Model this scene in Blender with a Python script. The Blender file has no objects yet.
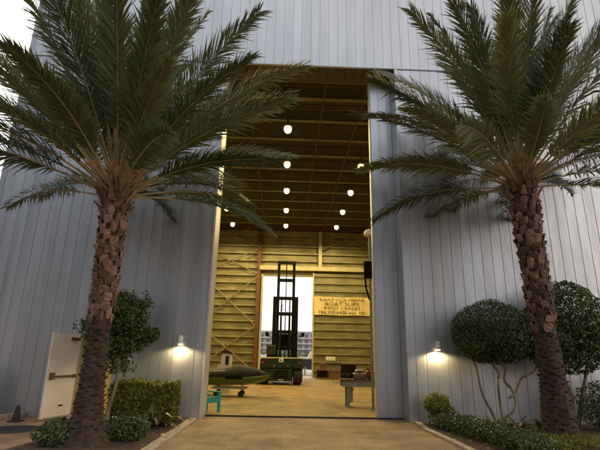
import bpy, math, random
import numpy as np
from mathutils import Vector, Matrix

S = bpy.context.scene
COL = S.collection
R = math.radians
rng = np.random.default_rng(7)
random.seed(7)

# ------------------------------------------------------------------ camera
F_PX = 451.0
cam_d = bpy.data.cameras.new('camera')
cam = bpy.data.objects.new('camera', cam_d)
COL.objects.link(cam)
PITCH, YAW, ROLL = R(16.4), R(1.7), R(1.2)
fw = Vector((math.sin(YAW)*math.cos(PITCH), math.cos(YAW)*math.cos(PITCH), math.sin(PITCH)))
rt = Vector((math.cos(YAW), -math.sin(YAW), 0))
up = rt.cross(fw)
rt2 = rt*math.cos(ROLL) + up*math.sin(ROLL)
up2 = -rt*math.sin(ROLL) + up*math.cos(ROLL)
m = Matrix((rt2, up2, -fw)).transposed().to_4x4()
m.translation = Vector((0, 0, 1.6))
cam.matrix_world = m
cam_d.sensor_fit = 'HORIZONTAL'
cam_d.sensor_width = 36.0
cam_d.lens = F_PX*36.0/600.0
cam_d.clip_start = 0.1
cam_d.clip_end = 3000
S.camera = cam

# ------------------------------------------------------------------ world, sun, exposure
SUN_EL, SUN_AZ = R(10), R(120)          # azimuth clockwise from +Y: low, behind the camera and to the right
SKY_STRENGTH = 0.10
SUN_STRENGTH = 0.6
W = bpy.data.worlds.new('World')
S.world = W
W.use_nodes = True
wn = W.node_tree.nodes
wl = W.node_tree.links
bg = wn['Background']
sky = wn.new('ShaderNodeTexSky')
sky.sky_type = 'NISHITA'
sky.sun_disc = False
sky.sun_elevation = SUN_EL
sky.sun_rotation = SUN_AZ
sky.air_density = 1.0
sky.dust_density = 2.5
sky.ozone_density = 1.0
# a broken overcast over that clear sky: thin and bright ahead and to the right, thicker behind and to the left
tcw = wn.new('ShaderNodeTexCoord')
dot = wn.new('ShaderNodeVectorMath')
dot.operation = 'DOT_PRODUCT'
wl.new(tcw.outputs['Generated'], dot.inputs[0])
dot.inputs[1].default_value = (0.50, 0.75, 0.45)
cl = wn.new('ShaderNodeValToRGB')
wl.new(dot.outputs['Value'], cl.inputs['Fac'])
mpr = wn.new('ShaderNodeMapRange')
wl.new(dot.outputs['Value'], mpr.inputs['Value'])
mpr.inputs['From Min'].default_value = -0.8
mpr.inputs['From Max'].default_value = 0.75
wl.new(mpr.outputs['Result'], cl.inputs['Fac'])
CLOUD = 1.0
e = cl.color_ramp.elements
for pos, c in ((0.0, (0.08, 0.10, 0.13)), (0.13, (0.18, 0.21, 0.26)), (0.30, (0.95, 0.99, 1.08)), (0.50, (0.82, 0.80, 0.79)), (0.80, (1.35, 1.30, 1.25)), (1.0, (2.6, 2.5, 2.4))):
    if pos == 0.0:
        x = e[0]
    elif pos == 1.0:
        x = e[len(e)-1]
    else:
        x = e.new(pos)
    x.position, x.color = pos, (*c, 1)
cn = wn.new('ShaderNodeTexNoise')
cn.inputs['Scale'].default_value = 2.2
cn.inputs['Detail'].default_value = 5
wl.new(tcw.outputs['Generated'], cn.inputs['Vector'])
cr = wn.new('ShaderNodeMapRange')
wl.new(cn.outputs['Fac'], cr.inputs['Value'])
cr.inputs['From Min'].default_value = 0.34
cr.inputs['From Max'].default_value = 0.52
cr.inputs['To Min'].default_value = 0.62
cr.inputs['To Max'].default_value = 1.0
sep = wn.new('ShaderNodeSeparateXYZ')
wl.new(tcw.outputs['Generated'], sep.inputs[0])
hz = wn.new('ShaderNodeMapRange')
wl.new(sep.outputs['Z'], hz.inputs['Value'])
hz.inputs['From Min'].default_value = 0.0
hz.inputs['From Max'].default_value = 0.40
hz.inputs['To Min'].default_value = 0.42
hz.inputs['To Max'].default_value = 1.0
mm = wn.new('ShaderNodeMath')
mm.operation = 'MULTIPLY'
mm.inputs[1].default_value = CLOUD/SKY_STRENGTH
wl.new(hz.outputs['Result'], mm.inputs[0])
vs = wn.new('ShaderNodeVectorMath')
vs.operation = 'SCALE'
wl.new(cl.outputs['Color'], vs.inputs[0])
wl.new(mm.outputs[0], vs.inputs['Scale'])
mxs = wn.new('ShaderNodeMix')
mxs.data_type = 'RGBA'
wl.new(cr.outputs['Result'], mxs.inputs['Factor'])
wl.new(sky.outputs['Color'], mxs.inputs['A'])
wl.new(vs.outputs['Vector'], mxs.inputs['B'])
wl.new(mxs.outputs['Result'], bg.inputs['Color'])
bg.inputs['Strength'].default_value = SKY_STRENGTH
sd = bpy.data.lights.new('sun', 'SUN')
sd.energy = SUN_STRENGTH
sd.angle = R(45)
sd.color = (1.0, 0.76, 0.54)
sun = bpy.data.objects.new('sun', sd)
COL.objects.link(sun)
to_sun = Vector((math.sin(SUN_AZ)*math.cos(SUN_EL), math.cos(SUN_AZ)*math.cos(SUN_EL), math.sin(SUN_EL)))
sun.rotation_euler = to_sun.to_track_quat('Z', 'Y').to_euler()
sun.location = (20, -20, 20)
S.view_settings.view_transform = 'Standard'
S.view_settings.look = 'None'
S.view_settings.exposure = 0.3
S.view_settings.gamma = 1.0
S.view_settings.use_curve_mapping = False
S.render.engine = 'CYCLES'
S.cycles.use_denoising = True
S.cycles.max_bounces = 8
S.cycles.sample_clamp_indirect = 6.0

# ------------------------------------------------------------------ materials
def node_mat(name):
    mt = bpy.data.materials.new(name)
    mt.use_nodes = True
    nt = mt.node_tree
    return mt, nt, nt.nodes['Principled BSDF'], nt.nodes['Material Output']

def N(nt, kind, **kw):
    n = nt.nodes.new(kind)
    for k, v in kw.items():
        setattr(n, k, v)
    return n

def ramp(nt, fac, stops):
    r = N(nt, 'ShaderNodeValToRGB')
    e = r.color_ramp.elements
    e[0].position, e[0].color = stops[0][0], (*stops[0][1], 1)
    e[1].position, e[1].color = stops[-1][0], (*stops[-1][1], 1)
    for p, c in stops[1:-1]:
        x = e.new(p)
        x.color = (*c, 1)
    nt.links.new(fac, r.inputs['Fac'])
    return r.outputs['Color']

def noise(nt, scale, detail=4, vec=None, rough=0.55):
    n = N(nt, 'ShaderNodeTexNoise')
    n.inputs['Scale'].default_value = scale
    n.inputs['Detail'].default_value = detail
    n.inputs['Roughness'].default_value = rough
    if vec is not None:
        nt.links.new(vec, n.inputs['Vector'])
    return n.outputs['Fac']

def objvec(nt, scale=(1, 1, 1)):
    t = N(nt, 'ShaderNodeTexCoord')
    mp = N(nt, 'ShaderNodeMapping')
    mp.inputs['Scale'].default_value = scale
    nt.links.new(t.outputs['Object'], mp.inputs['Vector'])
    return mp.outputs['Vector']

def bump(nt, b, height, strength=0.3, dist=0.02):
    bp = N(nt, 'ShaderNodeBump')
    bp.inputs['Strength'].default_value = strength
    bp.inputs['Distance'].default_value = dist
    nt.links.new(height, bp.inputs['Height'])
    nt.links.new(bp.outputs['Normal'], b.inputs['Normal'])

def paint(name, c, rough=0.5, metal=0.0, var=0.25, scale=3.0, stretch=(1, 1, 1), bmp=0.0, bscale=20, bdist=0.01):
    mt, nt, b, o = node_mat(name)
    v = objvec(nt, stretch)
    f = noise(nt, scale, 5, v)
    lo = tuple(x*(1-var) for x in c)
    hi = tuple(min(1, x*(1+var)) for x in c)
    nt.links.new(ramp(nt, f, [(0.3, lo), (0.7, hi)]), b.inputs['Base Color'])
    b.inputs['Roughness'].default_value = rough
    b.inputs['Metallic'].default_value = metal
    if bmp:
        bump(nt, b, noise(nt, bscale, 4, v), bmp, bdist)
    return mt

def emit(name, c, s):
    mt, nt, b, o = node_mat(name)
    b.inputs['Base Color'].default_value = (*c, 1)
    b.inputs['Emission Color'].default_value = (*c, 1)
    b.inputs['Emission Strength'].default_value = s
    return mt

def siding_mat(name, c, metal, rough):
    mt, nt, b, o = node_mat(name)
    v = objvec(nt, (1.0, 1.0, 0.12))
    f = noise(nt, 1.6, 5, v)
    nt.links.new(ramp(nt, f, [(0.3, tuple(x*0.88 for x in c)), (0.72, tuple(min(1, x*1.08) for x in c))]), b.inputs['Base Color'])
    b.inputs['Metallic'].default_value = metal
    fr = noise(nt, 3.5, 6, objvec(nt, (1, 1, 0.05)))
    mr = N(nt, 'ShaderNodeMapRange')
    nt.links.new(fr, mr.inputs['Value'])
    mr.inputs['From Min'].default_value = 0.3
    mr.inputs['From Max'].default_value = 0.75
    mr.inputs['To Min'].default_value = rough-0.05
    mr.inputs['To Max'].default_value = rough+0.14
    nt.links.new(mr.outputs['Result'], b.inputs['Roughness'])
    v2 = objvec(nt, (1, 1, 0.35))
    bump(nt, b, noise(nt, 1.3, 3, v2), 0.22, 0.10)
    return mt

def leaf_mat(name, dark, light, transl=0.25, rough=0.5, clump=2.0, per='island'):
    mt, nt, b, o = node_mat(name)
    g = N(nt, 'ShaderNodeNewGeometry')
    f = noise(nt, clump, 2, objvec(nt))
    mx = N(nt, 'ShaderNodeMath', operation='MULTIPLY_ADD')
    nt.links.new(g.outputs['Random Per Island'], mx.inputs[0])
    mx.inputs[1].default_value = 0.55
    sc = N(nt, 'ShaderNodeMath', operation='MULTIPLY')
    nt.links.new(f, sc.inputs[0])
    sc.inputs[1].default_value = 0.6
    nt.links.new(sc.outputs[0], mx.inputs[2])
    fac = mx.outputs[0]
    if per == 'object':
        oi = N(nt, 'ShaderNodeObjectInfo')
        m2 = N(nt, 'ShaderNodeMath', operation='MULTIPLY_ADD')
        nt.links.new(oi.outputs['Random'], m2.inputs[0])
        m2.inputs[1].default_value = 0.6
        m3 = N(nt, 'ShaderNodeMath', operation='MULTIPLY')
        nt.links.new(fac, m3.inputs[0])
        m3.inputs[1].default_value = 0.45
        nt.links.new(m3.outputs[0], m2.inputs[2])
        fac = m2.outputs[0]
    c = ramp(nt, fac, [(0.15, dark), (0.95, light)])
    nt.links.new(c, b.inputs['Base Color'])
    b.inputs['Roughness'].default_value = rough
    b.inputs['Specular IOR Level'].default_value = 0.35
    t = N(nt, 'ShaderNodeBsdfTranslucent')
    nt.links.new(c, t.inputs['Color'])
    ms = N(nt, 'ShaderNodeMixShader')
    ms.inputs[0].default_value = transl
    nt.links.new(b.outputs[0], ms.inputs[1])
    nt.links.new(t.outputs[0], ms.inputs[2])
    nt.links.new(ms.outputs[0], o.inputs['Surface'])
    return mt

M = {}
M['siding'] = siding_mat('silver_siding', (0.55, 0.565, 0.59), 0.80, 0.36)
M['siding_trim'] = paint('silver_trim', (0.42, 0.44, 0.48), 0.4, 0.6, 0.1)
M['jamb'] = paint('jamb_cream', (0.48, 0.46, 0.40), 0.45, 0.0, 0.08)
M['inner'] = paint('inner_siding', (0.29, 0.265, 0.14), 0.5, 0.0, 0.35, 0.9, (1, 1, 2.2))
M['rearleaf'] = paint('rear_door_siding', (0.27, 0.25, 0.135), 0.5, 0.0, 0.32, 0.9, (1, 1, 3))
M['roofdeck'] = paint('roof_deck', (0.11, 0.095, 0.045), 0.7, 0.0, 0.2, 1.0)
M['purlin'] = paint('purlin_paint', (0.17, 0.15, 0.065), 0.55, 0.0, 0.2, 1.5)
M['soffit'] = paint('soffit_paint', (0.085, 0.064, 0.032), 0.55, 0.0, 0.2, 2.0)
M['redsteel'] = paint('red_primer_steel', (0.14, 0.052, 0.026), 0.6, 0.0, 0.3, 3)
M['brace'] = paint('brace_steel', (0.30, 0.25, 0.14), 0.5, 0.2, 0.2, 3)
M['palebeam'] = paint('pale_beam', (0.50, 0.45, 0.28), 0.5, 0.0, 0.15, 2)
M['track'] = paint('door_track_steel', (0.035, 0.028, 0.024), 0.6, 0.3, 0.3, 5)
M['white'] = paint('white_paint', (0.78, 0.76, 0.72), 0.4, 0.0, 0.06, 4)
M['doorwhite'] = paint('door_white', (0.76, 0.68, 0.60), 0.45, 0.0, 0.07, 2.5)
M['brass'] = paint('dull_brass', (0.16, 0.11, 0.06), 0.4, 0.7, 0.2)
M['black'] = paint('black_rubber', (0.018, 0.018, 0.018), 0.7, 0.0, 0.3, 8)
M['mast'] = paint('mast_black', (0.006, 0.006, 0.006), 0.75, 0.0, 0.3, 5)
M['green'] = paint('forklift_green', (0.006, 0.026, 0.021), 0.45, 0.0, 0.5, 4)
M['steel'] = paint('grey_steel', (0.32, 0.32, 0.31), 0.4, 0.6, 0.2, 5)
M['hull'] = paint('hull_green', (0.13, 0.17, 0.035), 0.3, 0.0, 0.15, 2)
M['cover'] = paint('dark_cover', (0.035, 0.032, 0.028), 0.85, 0.0, 0.4, 4, bmp=0.5, bscale=5, bdist=0.06)
M['turq'] = paint('turquoise_plastic', (0.03, 0.36, 0.27), 0.4, 0.0, 0.1, 3)
M['bench'] = paint('bench_grey', (0.30, 0.33, 0.31), 0.5, 0.1, 0.25, 4)
M['cap'] = paint('dark_red_cap', (0.11, 0.025, 0.018), 0.7, 0.0, 0.3, 6)
M['red'] = paint('red_paint', (0.30, 0.03, 0.02), 0.45, 0.0, 0.2, 4)
M['rust'] = paint('rust_brown', (0.17, 0.09, 0.05), 0.7, 0.2, 0.4, 9)
M['glassdark'] = paint('dark_glass', (0.02, 0.025, 0.03), 0.12, 0.0, 0.1, 2)
M['banner'] = paint('banner_yellow', (0.74, 0.60, 0.27), 0.6, 0.0, 0.10, 1.2, bmp=0.4, bscale=1.5, bdist=0.1)
M['ink'] = paint('banner_ink', (0.085, 0.06, 0.03), 0.7, 0.0, 0.1)
M['lens'] = emit('lamp_lens', (1.0, 0.74, 0.32), 2.6)
M['wlens'] = emit('wall_lamp_lens', (1.0, 0.80, 0.45), 4.0)
M['housing'] = paint('lamp_housing', (0.30, 0.26, 0.16), 0.4, 0.3, 0.1)
M['mulch'] = paint('mulch', (0.085, 0.048, 0.028), 0.95, 0.0, 0.7, 30, bmp=1.0, bscale=45, bdist=0.05)
M['kerb'] = paint('kerb_stone', (0.34, 0.27, 0.18), 0.8, 0.0, 0.15, 8, bmp=0.3, bscale=40)
M['bark'] = paint('pale_bark', (0.20, 0.15, 0.10), 0.85, 0.0, 0.35, 12, (1, 1, 0.3), bmp=0.6, bscale=25)
M['trunk'] = paint('palm_trunk', (0.062, 0.036, 0.024), 0.9, 0.0, 0.6, 9, (1, 1, 1.6), bmp=1.0, bscale=28, bdist=0.04)
M['boot'] = paint('palm_boot', (0.165, 0.098, 0.070), 0.85, 0.0, 0.5, 9, (1, 1, 0.5), bmp=1.0, bscale=38, bdist=0.03)
M['mast'].node_tree.nodes['Principled BSDF'].inputs['Specular IOR Level'].default_value = 0.15
def island_vary(mt, lo, hi):
    nt = mt.node_tree
    b = nt.nodes['Principled BSDF']
    src = b.inputs['Base Color'].links[0].from_socket
    g = N(nt, 'ShaderNodeNewGeometry')
    mx = N(nt, 'ShaderNodeMix', data_type='RGBA', blend_type='MULTIPLY')
    mx.inputs['Factor'].default_value = 1.0
    nt.links.new(src, mx.inputs['A'])
    nt.links.new(ramp(nt, g.outputs['Random Per Island'], [(0.0, lo), (1.0, hi)]), mx.inputs['B'])
    nt.links.new(mx.outputs['Result'], b.inputs['Base Color'])
island_vary(M['boot'], (0.45, 0.42, 0.40), (1.7, 1.75, 1.8))
M['stalk'] = paint('fruit_stalk', (0.36, 0.17, 0.055), 0.6, 0.0, 0.3, 4)
M['petiole'] = paint('palm_petiole', (0.24, 0.19, 0.085), 0.55, 0.0, 0.4, 3)
M['palm'] = leaf_mat('palm_leaflets', (0.026, 0.052, 0.024), (0.19, 0.195, 0.075), 0.30, 0.45, 0.7, 'object')
M['leafdark'] = leaf_mat('shrub_leaf_dark', (0.014, 0.031, 0.010), (0.105, 0.140, 0.042), 0.22, 0.40)
M['leafmid'] = leaf_mat('tree_leaf', (0.017, 0.038, 0.011), (0.125, 0.170, 0.045), 0.28, 0.40)
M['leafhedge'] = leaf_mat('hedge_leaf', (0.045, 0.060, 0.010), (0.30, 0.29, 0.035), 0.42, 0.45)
M['leafbrom'] = leaf_mat('strap_leaf', (0.035, 0.05, 0.018), (0.16, 0.13, 0.06), 0.2, 0.4, 3.0)

# pavement: tan concrete pavers with stains and joints
def pavement_mat(name, c1, c2, tile, joint=0.012):
    mt, nt, b, o = node_mat(name)
    v = objvec(nt)
    br = N(nt, 'ShaderNodeTexBrick')
    nt.links.new(v, br.inputs['Vector'])
    br.inputs['Scale'].default_value = 1.0
    br.inputs['Brick Width'].default_value = tile[0]
    br.inputs['Row Height'].default_value = tile[1]
    br.inputs['Mortar Size'].default_value = joint
    br.inputs['Mortar Smooth'].default_value = 0.4
    br.inputs['Color1'].default_value = (0.92, 0.92, 0.92, 1)
    br.inputs['Color2'].default_value = (1.06, 1.04, 1.0, 1)
    br.inputs['Mortar'].default_value = (0.68, 0.65, 0.62, 1)
    f = noise(nt, 0.9, 8, v, 0.62)
    col = ramp(nt, f, [(0.3, c1), (0.55, tuple((a+d)/2 for a, d in zip(c1, c2))), (0.72, c2)])
    mx = N(nt, 'ShaderNodeMix', data_type='RGBA', blend_type='MULTIPLY')
    mx.inputs['Factor'].default_value = 1.0
    nt.links.new(col, mx.inputs['A'])
    nt.links.new(br.outputs['Color'], mx.inputs['B'])
    fs = noise(nt, 0.55, 7, objvec(nt, (1.6, 0.8, 1)), 0.7)
    mx0 = N(nt, 'ShaderNodeMix', data_type='RGBA', blend_type='MULTIPLY')
    mx0.inputs['Factor'].default_value = 1.0
    nt.links.new(mx.outputs['Result'], mx0.inputs['A'])
    nt.links.new(ramp(nt, fs, [(0.36, (0.60, 0.57, 0.54)), (0.50, (1.0, 1.0, 1.0)), (0.7, (1.08, 1.06, 1.04))]), mx0.inputs['B'])
    mx = mx0
    f2 = noise(nt, 30, 4, v)
    mx2 = N(nt, 'ShaderNodeMix', data_type='RGBA', blend_type='MULTIPLY')
    mx2.inputs['Factor'].default_value = 1.0
    nt.links.new(mx.outputs['Result'], mx2.inputs['A'])
    nt.links.new(ramp(nt, f2, [(0.3, (0.82, 0.82, 0.82)), (0.7, (1.08, 1.08, 1.08))]), mx2.inputs['B'])
    nt.links.new(mx2.outputs['Result'], b.inputs['Base Color'])
    b.inputs['Roughness'].default_value = 0.75
    bump(nt, b, f2, 0.35, 0.01)
    return mt

M['pavement'] = pavement_mat('driveway_pavers', (0.13, 0.080, 0.040), (0.37, 0.235, 0.115), (0.62, 0.31))
M['floor'] = pavement_mat('hangar_concrete', (0.24, 0.165, 0.06), (0.42, 0.295, 0.105), (5.0, 5.0), 0.01)
M['yard'] = pavement_mat('yard_concrete', (0.30, 0.28, 0.25), (0.42, 0.40, 0.37), (6.0, 6.0), 0.01)
M['asphalt'] = paint('asphalt', (0.10, 0.09, 0.08), 0.9, 0.0, 0.3, 1.0)
M['flatwhite'] = paint('pale_stucco', (0.62, 0.56, 0.52), 0.8, 0.0, 0.06, 0.2)
M['window'] = paint('window_grey', (0.22, 0.22, 0.24), 0.3)
M['boatwhite'] = paint('white_gelcoat', (0.78, 0.78, 0.78), 0.25, 0.0, 0.05, 2)
M['navy'] = paint('navy_gelcoat', (0.02, 0.03, 0.05), 0.25, 0.0, 0.1, 2)

# ------------------------------------------------------------------ mesh helpers
class MB:
    def __init__(s):
        s.v, s.f, s.mi = [], [], []
    def add(s, verts, faces, mi=0):
        o = len(s.v)
        s.v += [tuple(p) for p in verts]
        for f in faces:
            s.f.append(tuple(i+o for i in f))
            s.mi.append(mi)
        return s
    def box(s, x0, x1, y0, y1, z0, z1, mi=0):
        v = [(x0, y0, z0), (x1, y0, z0), (x1, y1, z0), (x0, y1, z0), (x0, y0, z1), (x1, y0, z1), (x1, y1, z1), (x0, y1, z1)]
        return s.add(v, [(0, 3, 2, 1), (4, 5, 6, 7), (0, 1, 5, 4), (1, 2, 6, 5), (2, 3, 7, 6), (3, 0, 4, 7)], mi)
    def bbox(s, x0, x1, y0, y1, z0, z1, b=0.02, mi=0):
        """box with chamfered edges"""
        cx, cy, cz = (x0+x1)/2, (y0+y1)/2, (z0+z1)/2
        hx, hy, hz = (x1-x0)/2, (y1-y0)/2, (z1-z0)/2
        b = min(b, hx*0.9, hy*0.9, hz*0.9)
        v = []
        idx = {}
        for sx in (-1, 1):
            for sy in (-1, 1):
                for sz in (-1, 1):
                    for ax in range(3):
                        p = [sx*(hx-b), sy*(hy-b), sz*(hz-b)]
                        p[ax] += (sx, sy, sz)[ax]*b
                        idx[(sx, sy, sz, ax)] = len(v)
                        v.append((cx+p[0], cy+p[1], cz+p[2]))
        f = []
        for ax in range(3):
            a, c = [k for k in range(3) if k != ax]
            for sg in (-1, 1):
                q = []
                for (u, w) in ((-1, -1), (1, -1), (1, 1), (-1, 1)):
                    t = [0, 0, 0]
                    t[ax], t[a], t[c] = sg, u, w
                    q.append(idx[(*t, ax)])
                f.append(q)
        for ax in range(3):
            a, c = [k for k in range(3) if k != ax]
            for u in (-1, 1):
                for w in (-1, 1):
                    t0, t1 = [0, 0, 0], [0, 0, 0]
                    t0[ax], t1[ax] = -1, 1
                    t0[a] = t1[a] = u
                    t0[c] = t1[c] = w
                    f.append([idx[(*t0, a)], idx[(*t1, a)], idx[(*t1, c)], idx[(*t0, c)]])
        for sx in (-1, 1):
            for sy in (-1, 1):
                for sz in (-1, 1):
                    f.append([idx[(sx, sy, sz, k)] for k in range(3)])
        return s.add(v, f, mi)
    def beam(s, p, q, w, h=None, mi=0, upv=(0, 0, 1)):
        h = w if h is None else h
        p, q = Vector(p), Vector(q)
        d = (q-p).normalized()
        u = Vector(upv)
        if abs(d.dot(u)) > 0.95:
            u = Vector((0, 1, 0))
        a = d.cross(u).normalized()
        c = a.cross(d)
        v = []
        for e in (p, q):
            for (i, j) in ((-1, -1), (1, -1), (1, 1), (-1, 1)):
                v.append(e + a*i*w/2 + c*j*h/2)
        return s.add(v, [(0, 3, 2, 1), (4, 5, 6, 7), (0, 1, 5, 4), (1, 2, 6, 5), (2, 3, 7, 6), (3, 0, 4, 7)], mi)
    def tube(s, pts, rad, n=10, mi=0, caps=True):
        pts = [Vector(p) for p in pts]
        if not hasattr(rad, '__len__'):
            rad = [rad]*len(pts)
        v, f = [], []
        prev = None
        for i, p in enumerate(pts):
            d = (pts[min(i+1, len(pts)-1)] - pts[max(i-1, 0)]).normalized()
            if prev is None:
                u = Vector((0, 0, 1)) if abs(d.z) < 0.9 else Vector((1, 0, 0))
                a = d.cross(u).normalized()
            else:
                a = (prev - d*prev.dot(d)).normalized()
            prev = a
            c = d.cross(a)
            for k in range(n):
                t = 2*math.pi*k/n
                v.append(p + a*math.cos(t)*rad[i] + c*math.sin(t)*rad[i])
        for i in range(len(pts)-1):
            for k in range(n):
                f.append((i*n+k, i*n+(k+1) % n, (i+1)*n+(k+1) % n, (i+1)*n+k))
        if caps:
            f.append(tuple(range(n-1, -1, -1)))
            f.append(tuple(range((len(pts)-1)*n, len(pts)*n)))
        return s.add(v, f, mi)
    def prism(s, poly, axis, a0, a1, mi=0):
        """poly = 2-D outline in the two other axes (in xyz order), extruded along axis"""
        v = []
        for a in (a0, a1):
            for (p, q) in poly:
                t = [p, q]
                t.insert(axis, a)
                v.append(tuple(t))
        n = len(poly)
        f = [tuple(range(n-1, -1, -1)), tuple(range(n, 2*n))]
        f += [(i, (i+1) % n, n+(i+1) % n, n+i) for i in range(n)]
        return s.add(v, f, mi)
    def loft(s, rings, mi=0, closed=True, caps=True):
        n = len(rings[0])
        v = [p for r_ in rings for p in r_]
        f = []
        for i in range(len(rings)-1):
            for k in range(n if closed else n-1):
                f.append((i*n+k, i*n+(k+1) % n, (i+1)*n+(k+1) % n, (i+1)*n+k))
        if caps and closed:
            f.append(tuple(range(n-1, -1, -1)))
            f.append(tuple(range((len(rings)-1)*n, len(rings)*n)))
        return s.add(v, f, mi)
    def build(s, name, mats, parent=None, smooth=False):
        off = Vector((0, 0, 0))
        p = parent
        while p is not None:
            off += p.location
            p = p.parent
        me = bpy.data.meshes.new(name)
        me.from_pydata([tuple(Vector(q)-off) for q in s.v], [], s.f)
        if not isinstance(mats, (list, tuple)):
            mats = [mats]
        for k in mats:
            me.materials.append(k)
        if len(mats) > 1:
            me.polygons.foreach_set('material_index', s.mi)
        if smooth:
            me.polygons.foreach_set('use_smooth', [True]*len(me.polygons))
        me.update()
        import bmesh
        bm = bmesh.new()
        bm.from_mesh(me)
        bmesh.ops.recalc_face_normals(bm, faces=bm.faces)
        bm.to_mesh(me)
        bm.free()
        o = bpy.data.objects.new(name, me)
        COL.objects.link(o)
        o.parent = parent
        return o

def tag(o, label=None, cat=None, group=None, kind=None):
    for k, v in (('label', label), ('category', cat), ('group', group), ('kind', kind)):
        if v:
            o[k] = v
    return o

def thing(name, loc, label, cat, group=None):
    o = bpy.data.objects.new(name, None)
    COL.objects.link(o)
    o.location = loc
    o.empty_display_size = 0.2
    return tag(o, label, cat, group)

def set_origin(o, loc):
    """move a top-level mesh's origin to loc without moving its geometry"""
    o.data.transform(Matrix.Translation(-Vector(loc)))
    o.location = loc
    return o

def copy_tree(o, parent=None):
    c = o.copy()
    COL.objects.link(c)
    c.parent = parent
    for ch in list(o.children):
        copy_tree(ch, c)
    return c

# ------------------------------------------------------------------ the ground
YF = 12.9                                  # plane of the facade
def sheet(name, x0, x1, y0, y1, z, mat, label=None):
    b = MB()
    b.add([(x0, y0, z), (x1, y0, z), (x1, y1, z), (x0, y1, z)], [(0, 1, 2, 3)])
    return tag(b.build(name, mat), label, None, None, 'structure')
sheet('ground', -1500, 1500, -1500, 1500, -0.03, M['asphalt'])
sheet('driveway', -30, 40, -12, 13.52, 0.0, M['pavement'])
sheet('hangar_floor', -8.5, 16, 13.52, 39.85, 0.0, M['floor'])
sheet('boat_yard', -60, 60, 39.85, 110, -0.005, M['yard'])

# ------------------------------------------------------------------ the building
bld = thing('boat_storage_building', (3.5, YF, 0), 'tall silver ribbed metal boat storage building with a huge open doorway', 'building')
X0, X1, ZTOP = -8.48, 17.0, 17.5
ZH = 10.93
XL, XR = -2.12, 3.42

def ribbed(b, x0, x1, z0, z1, y=YF, pitch=0.305, rib=0.034, h=0.012, thick=0.10):
    """vertical-rib siding between x0..x1: raised seams on a flat sheet, with thickness"""
    xs = []
    k = math.ceil((x0+0.03)/pitch)
    pts = [(x0, y)]
    while k*pitch + rib < x1 - 0.01:
        a = k*pitch
        if a > x0+0.01:
            # open joint between two panels; the right-hand lip stands slightly proud
            pts += [(a, y), (a+0.004, y+0.014), (a+0.016, y+0.014), (a+0.020, y)]
        k += 1
    pts += [(x1, y), (x1, y+thick), (x0, y+thick)]
    b.prism(pts, 2, z0, z1)

b = MB()
ribbed(b, X0, -5.53, 0, ZH-0.015)
ribbed(b, -5.53, -4.58, 2.12, ZH-0.015)
ribbed(b, -4.58, XL-0.06, 0, ZH-0.015)
b.build('front_wall', M['siding'], bld)
b = MB()
ribbed(b, XR+0.10, X1, 0, ZH-0.015)
b.build('front_wall', M['siding'], bld)
b = MB()
ribbed(b, X0, X1, ZH+0.02, ZTOP)
b.build('header_wall', M['siding'], bld)
# trims
b = MB()
b.box(X0-0.02, X1, YF-0.028, YF+0.06, ZH-0.012, ZH+0.018)
b.build('header_flashing', M['siding_trim'], bld)
b = MB()
b.box(X0-0.14, X0-0.002, YF-0.03, YF+0.12, 0, ZTOP)
b.build('corner_trim', M['siding_trim'], bld)
# left jamb (a thick return) and right jamb
b = MB()
b.box(XL-0.055, XL, YF-0.026, YF+0.75, 0, ZH-0.014)
b.build('door_jamb', M['jamb'], bld)
b = MB()
b.box(XR, XR+0.095, YF-0.026, YF+0.62, 0, ZH-0.014)
b.build('door_jamb', M['siding'], bld)
# soffit under the header, ribbed front to back
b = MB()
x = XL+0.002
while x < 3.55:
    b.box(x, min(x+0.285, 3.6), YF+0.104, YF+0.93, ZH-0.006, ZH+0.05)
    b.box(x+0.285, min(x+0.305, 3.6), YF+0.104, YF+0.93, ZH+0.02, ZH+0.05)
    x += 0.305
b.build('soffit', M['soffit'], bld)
# inner lining behind the facade (what the lamps inside light)
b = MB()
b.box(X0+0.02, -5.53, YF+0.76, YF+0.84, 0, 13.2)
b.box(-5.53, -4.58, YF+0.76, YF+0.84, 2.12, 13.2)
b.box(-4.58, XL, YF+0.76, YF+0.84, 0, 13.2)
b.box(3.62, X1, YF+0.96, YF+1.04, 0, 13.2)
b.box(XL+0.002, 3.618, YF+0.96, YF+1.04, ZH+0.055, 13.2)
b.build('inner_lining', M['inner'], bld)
# passage of the small doorway through the double wall
b = MB()
b.box(-5.59, -5.535, YF+0.104, YF+0.755, 0, 2.18)
b.box(-4.575, -4.52, YF+0.104, YF+0.755, 0, 2.18)
b.box(-5.534, -4.576, YF+0.104, YF+0.755, 2.125, 2.18)
b.build('doorway_lining', M['inner'], bld)
# the right leaf of the big sliding door, part closed
b = MB()
pts = [(2.72, 13.56)]
for k in range(3):
    a = 2.72+0.28*(k+1)-0.02
    pts += [(a, 13.56), (a+0.008, 13.538), (a+0.034, 13.538), (a+0.042, 13.56)]
pts += [(3.9, 13.56), (3.9, 13.70), (2.72, 13.70)]
b.prism(pts, 2, 0.03, 10.78)
leaf = b.build('sliding_door', M['siding'], bld)
b = MB()
b.box(2.67, 2.718, 13.53, 13.73, 0.03, 10.78)
b.build('edge_trim', M['jamb'], leaf)
b = MB()
b.box(XL, XR, 13.46, 13.60, 0.002, 0.012)
b.box(XL, XR, 13.475, 13.495, 0.012, 0.035)
b.box(XL, XR, 13.565, 13.585, 0.012, 0.035)
b.build('door_track', M['track'], bld)
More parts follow.
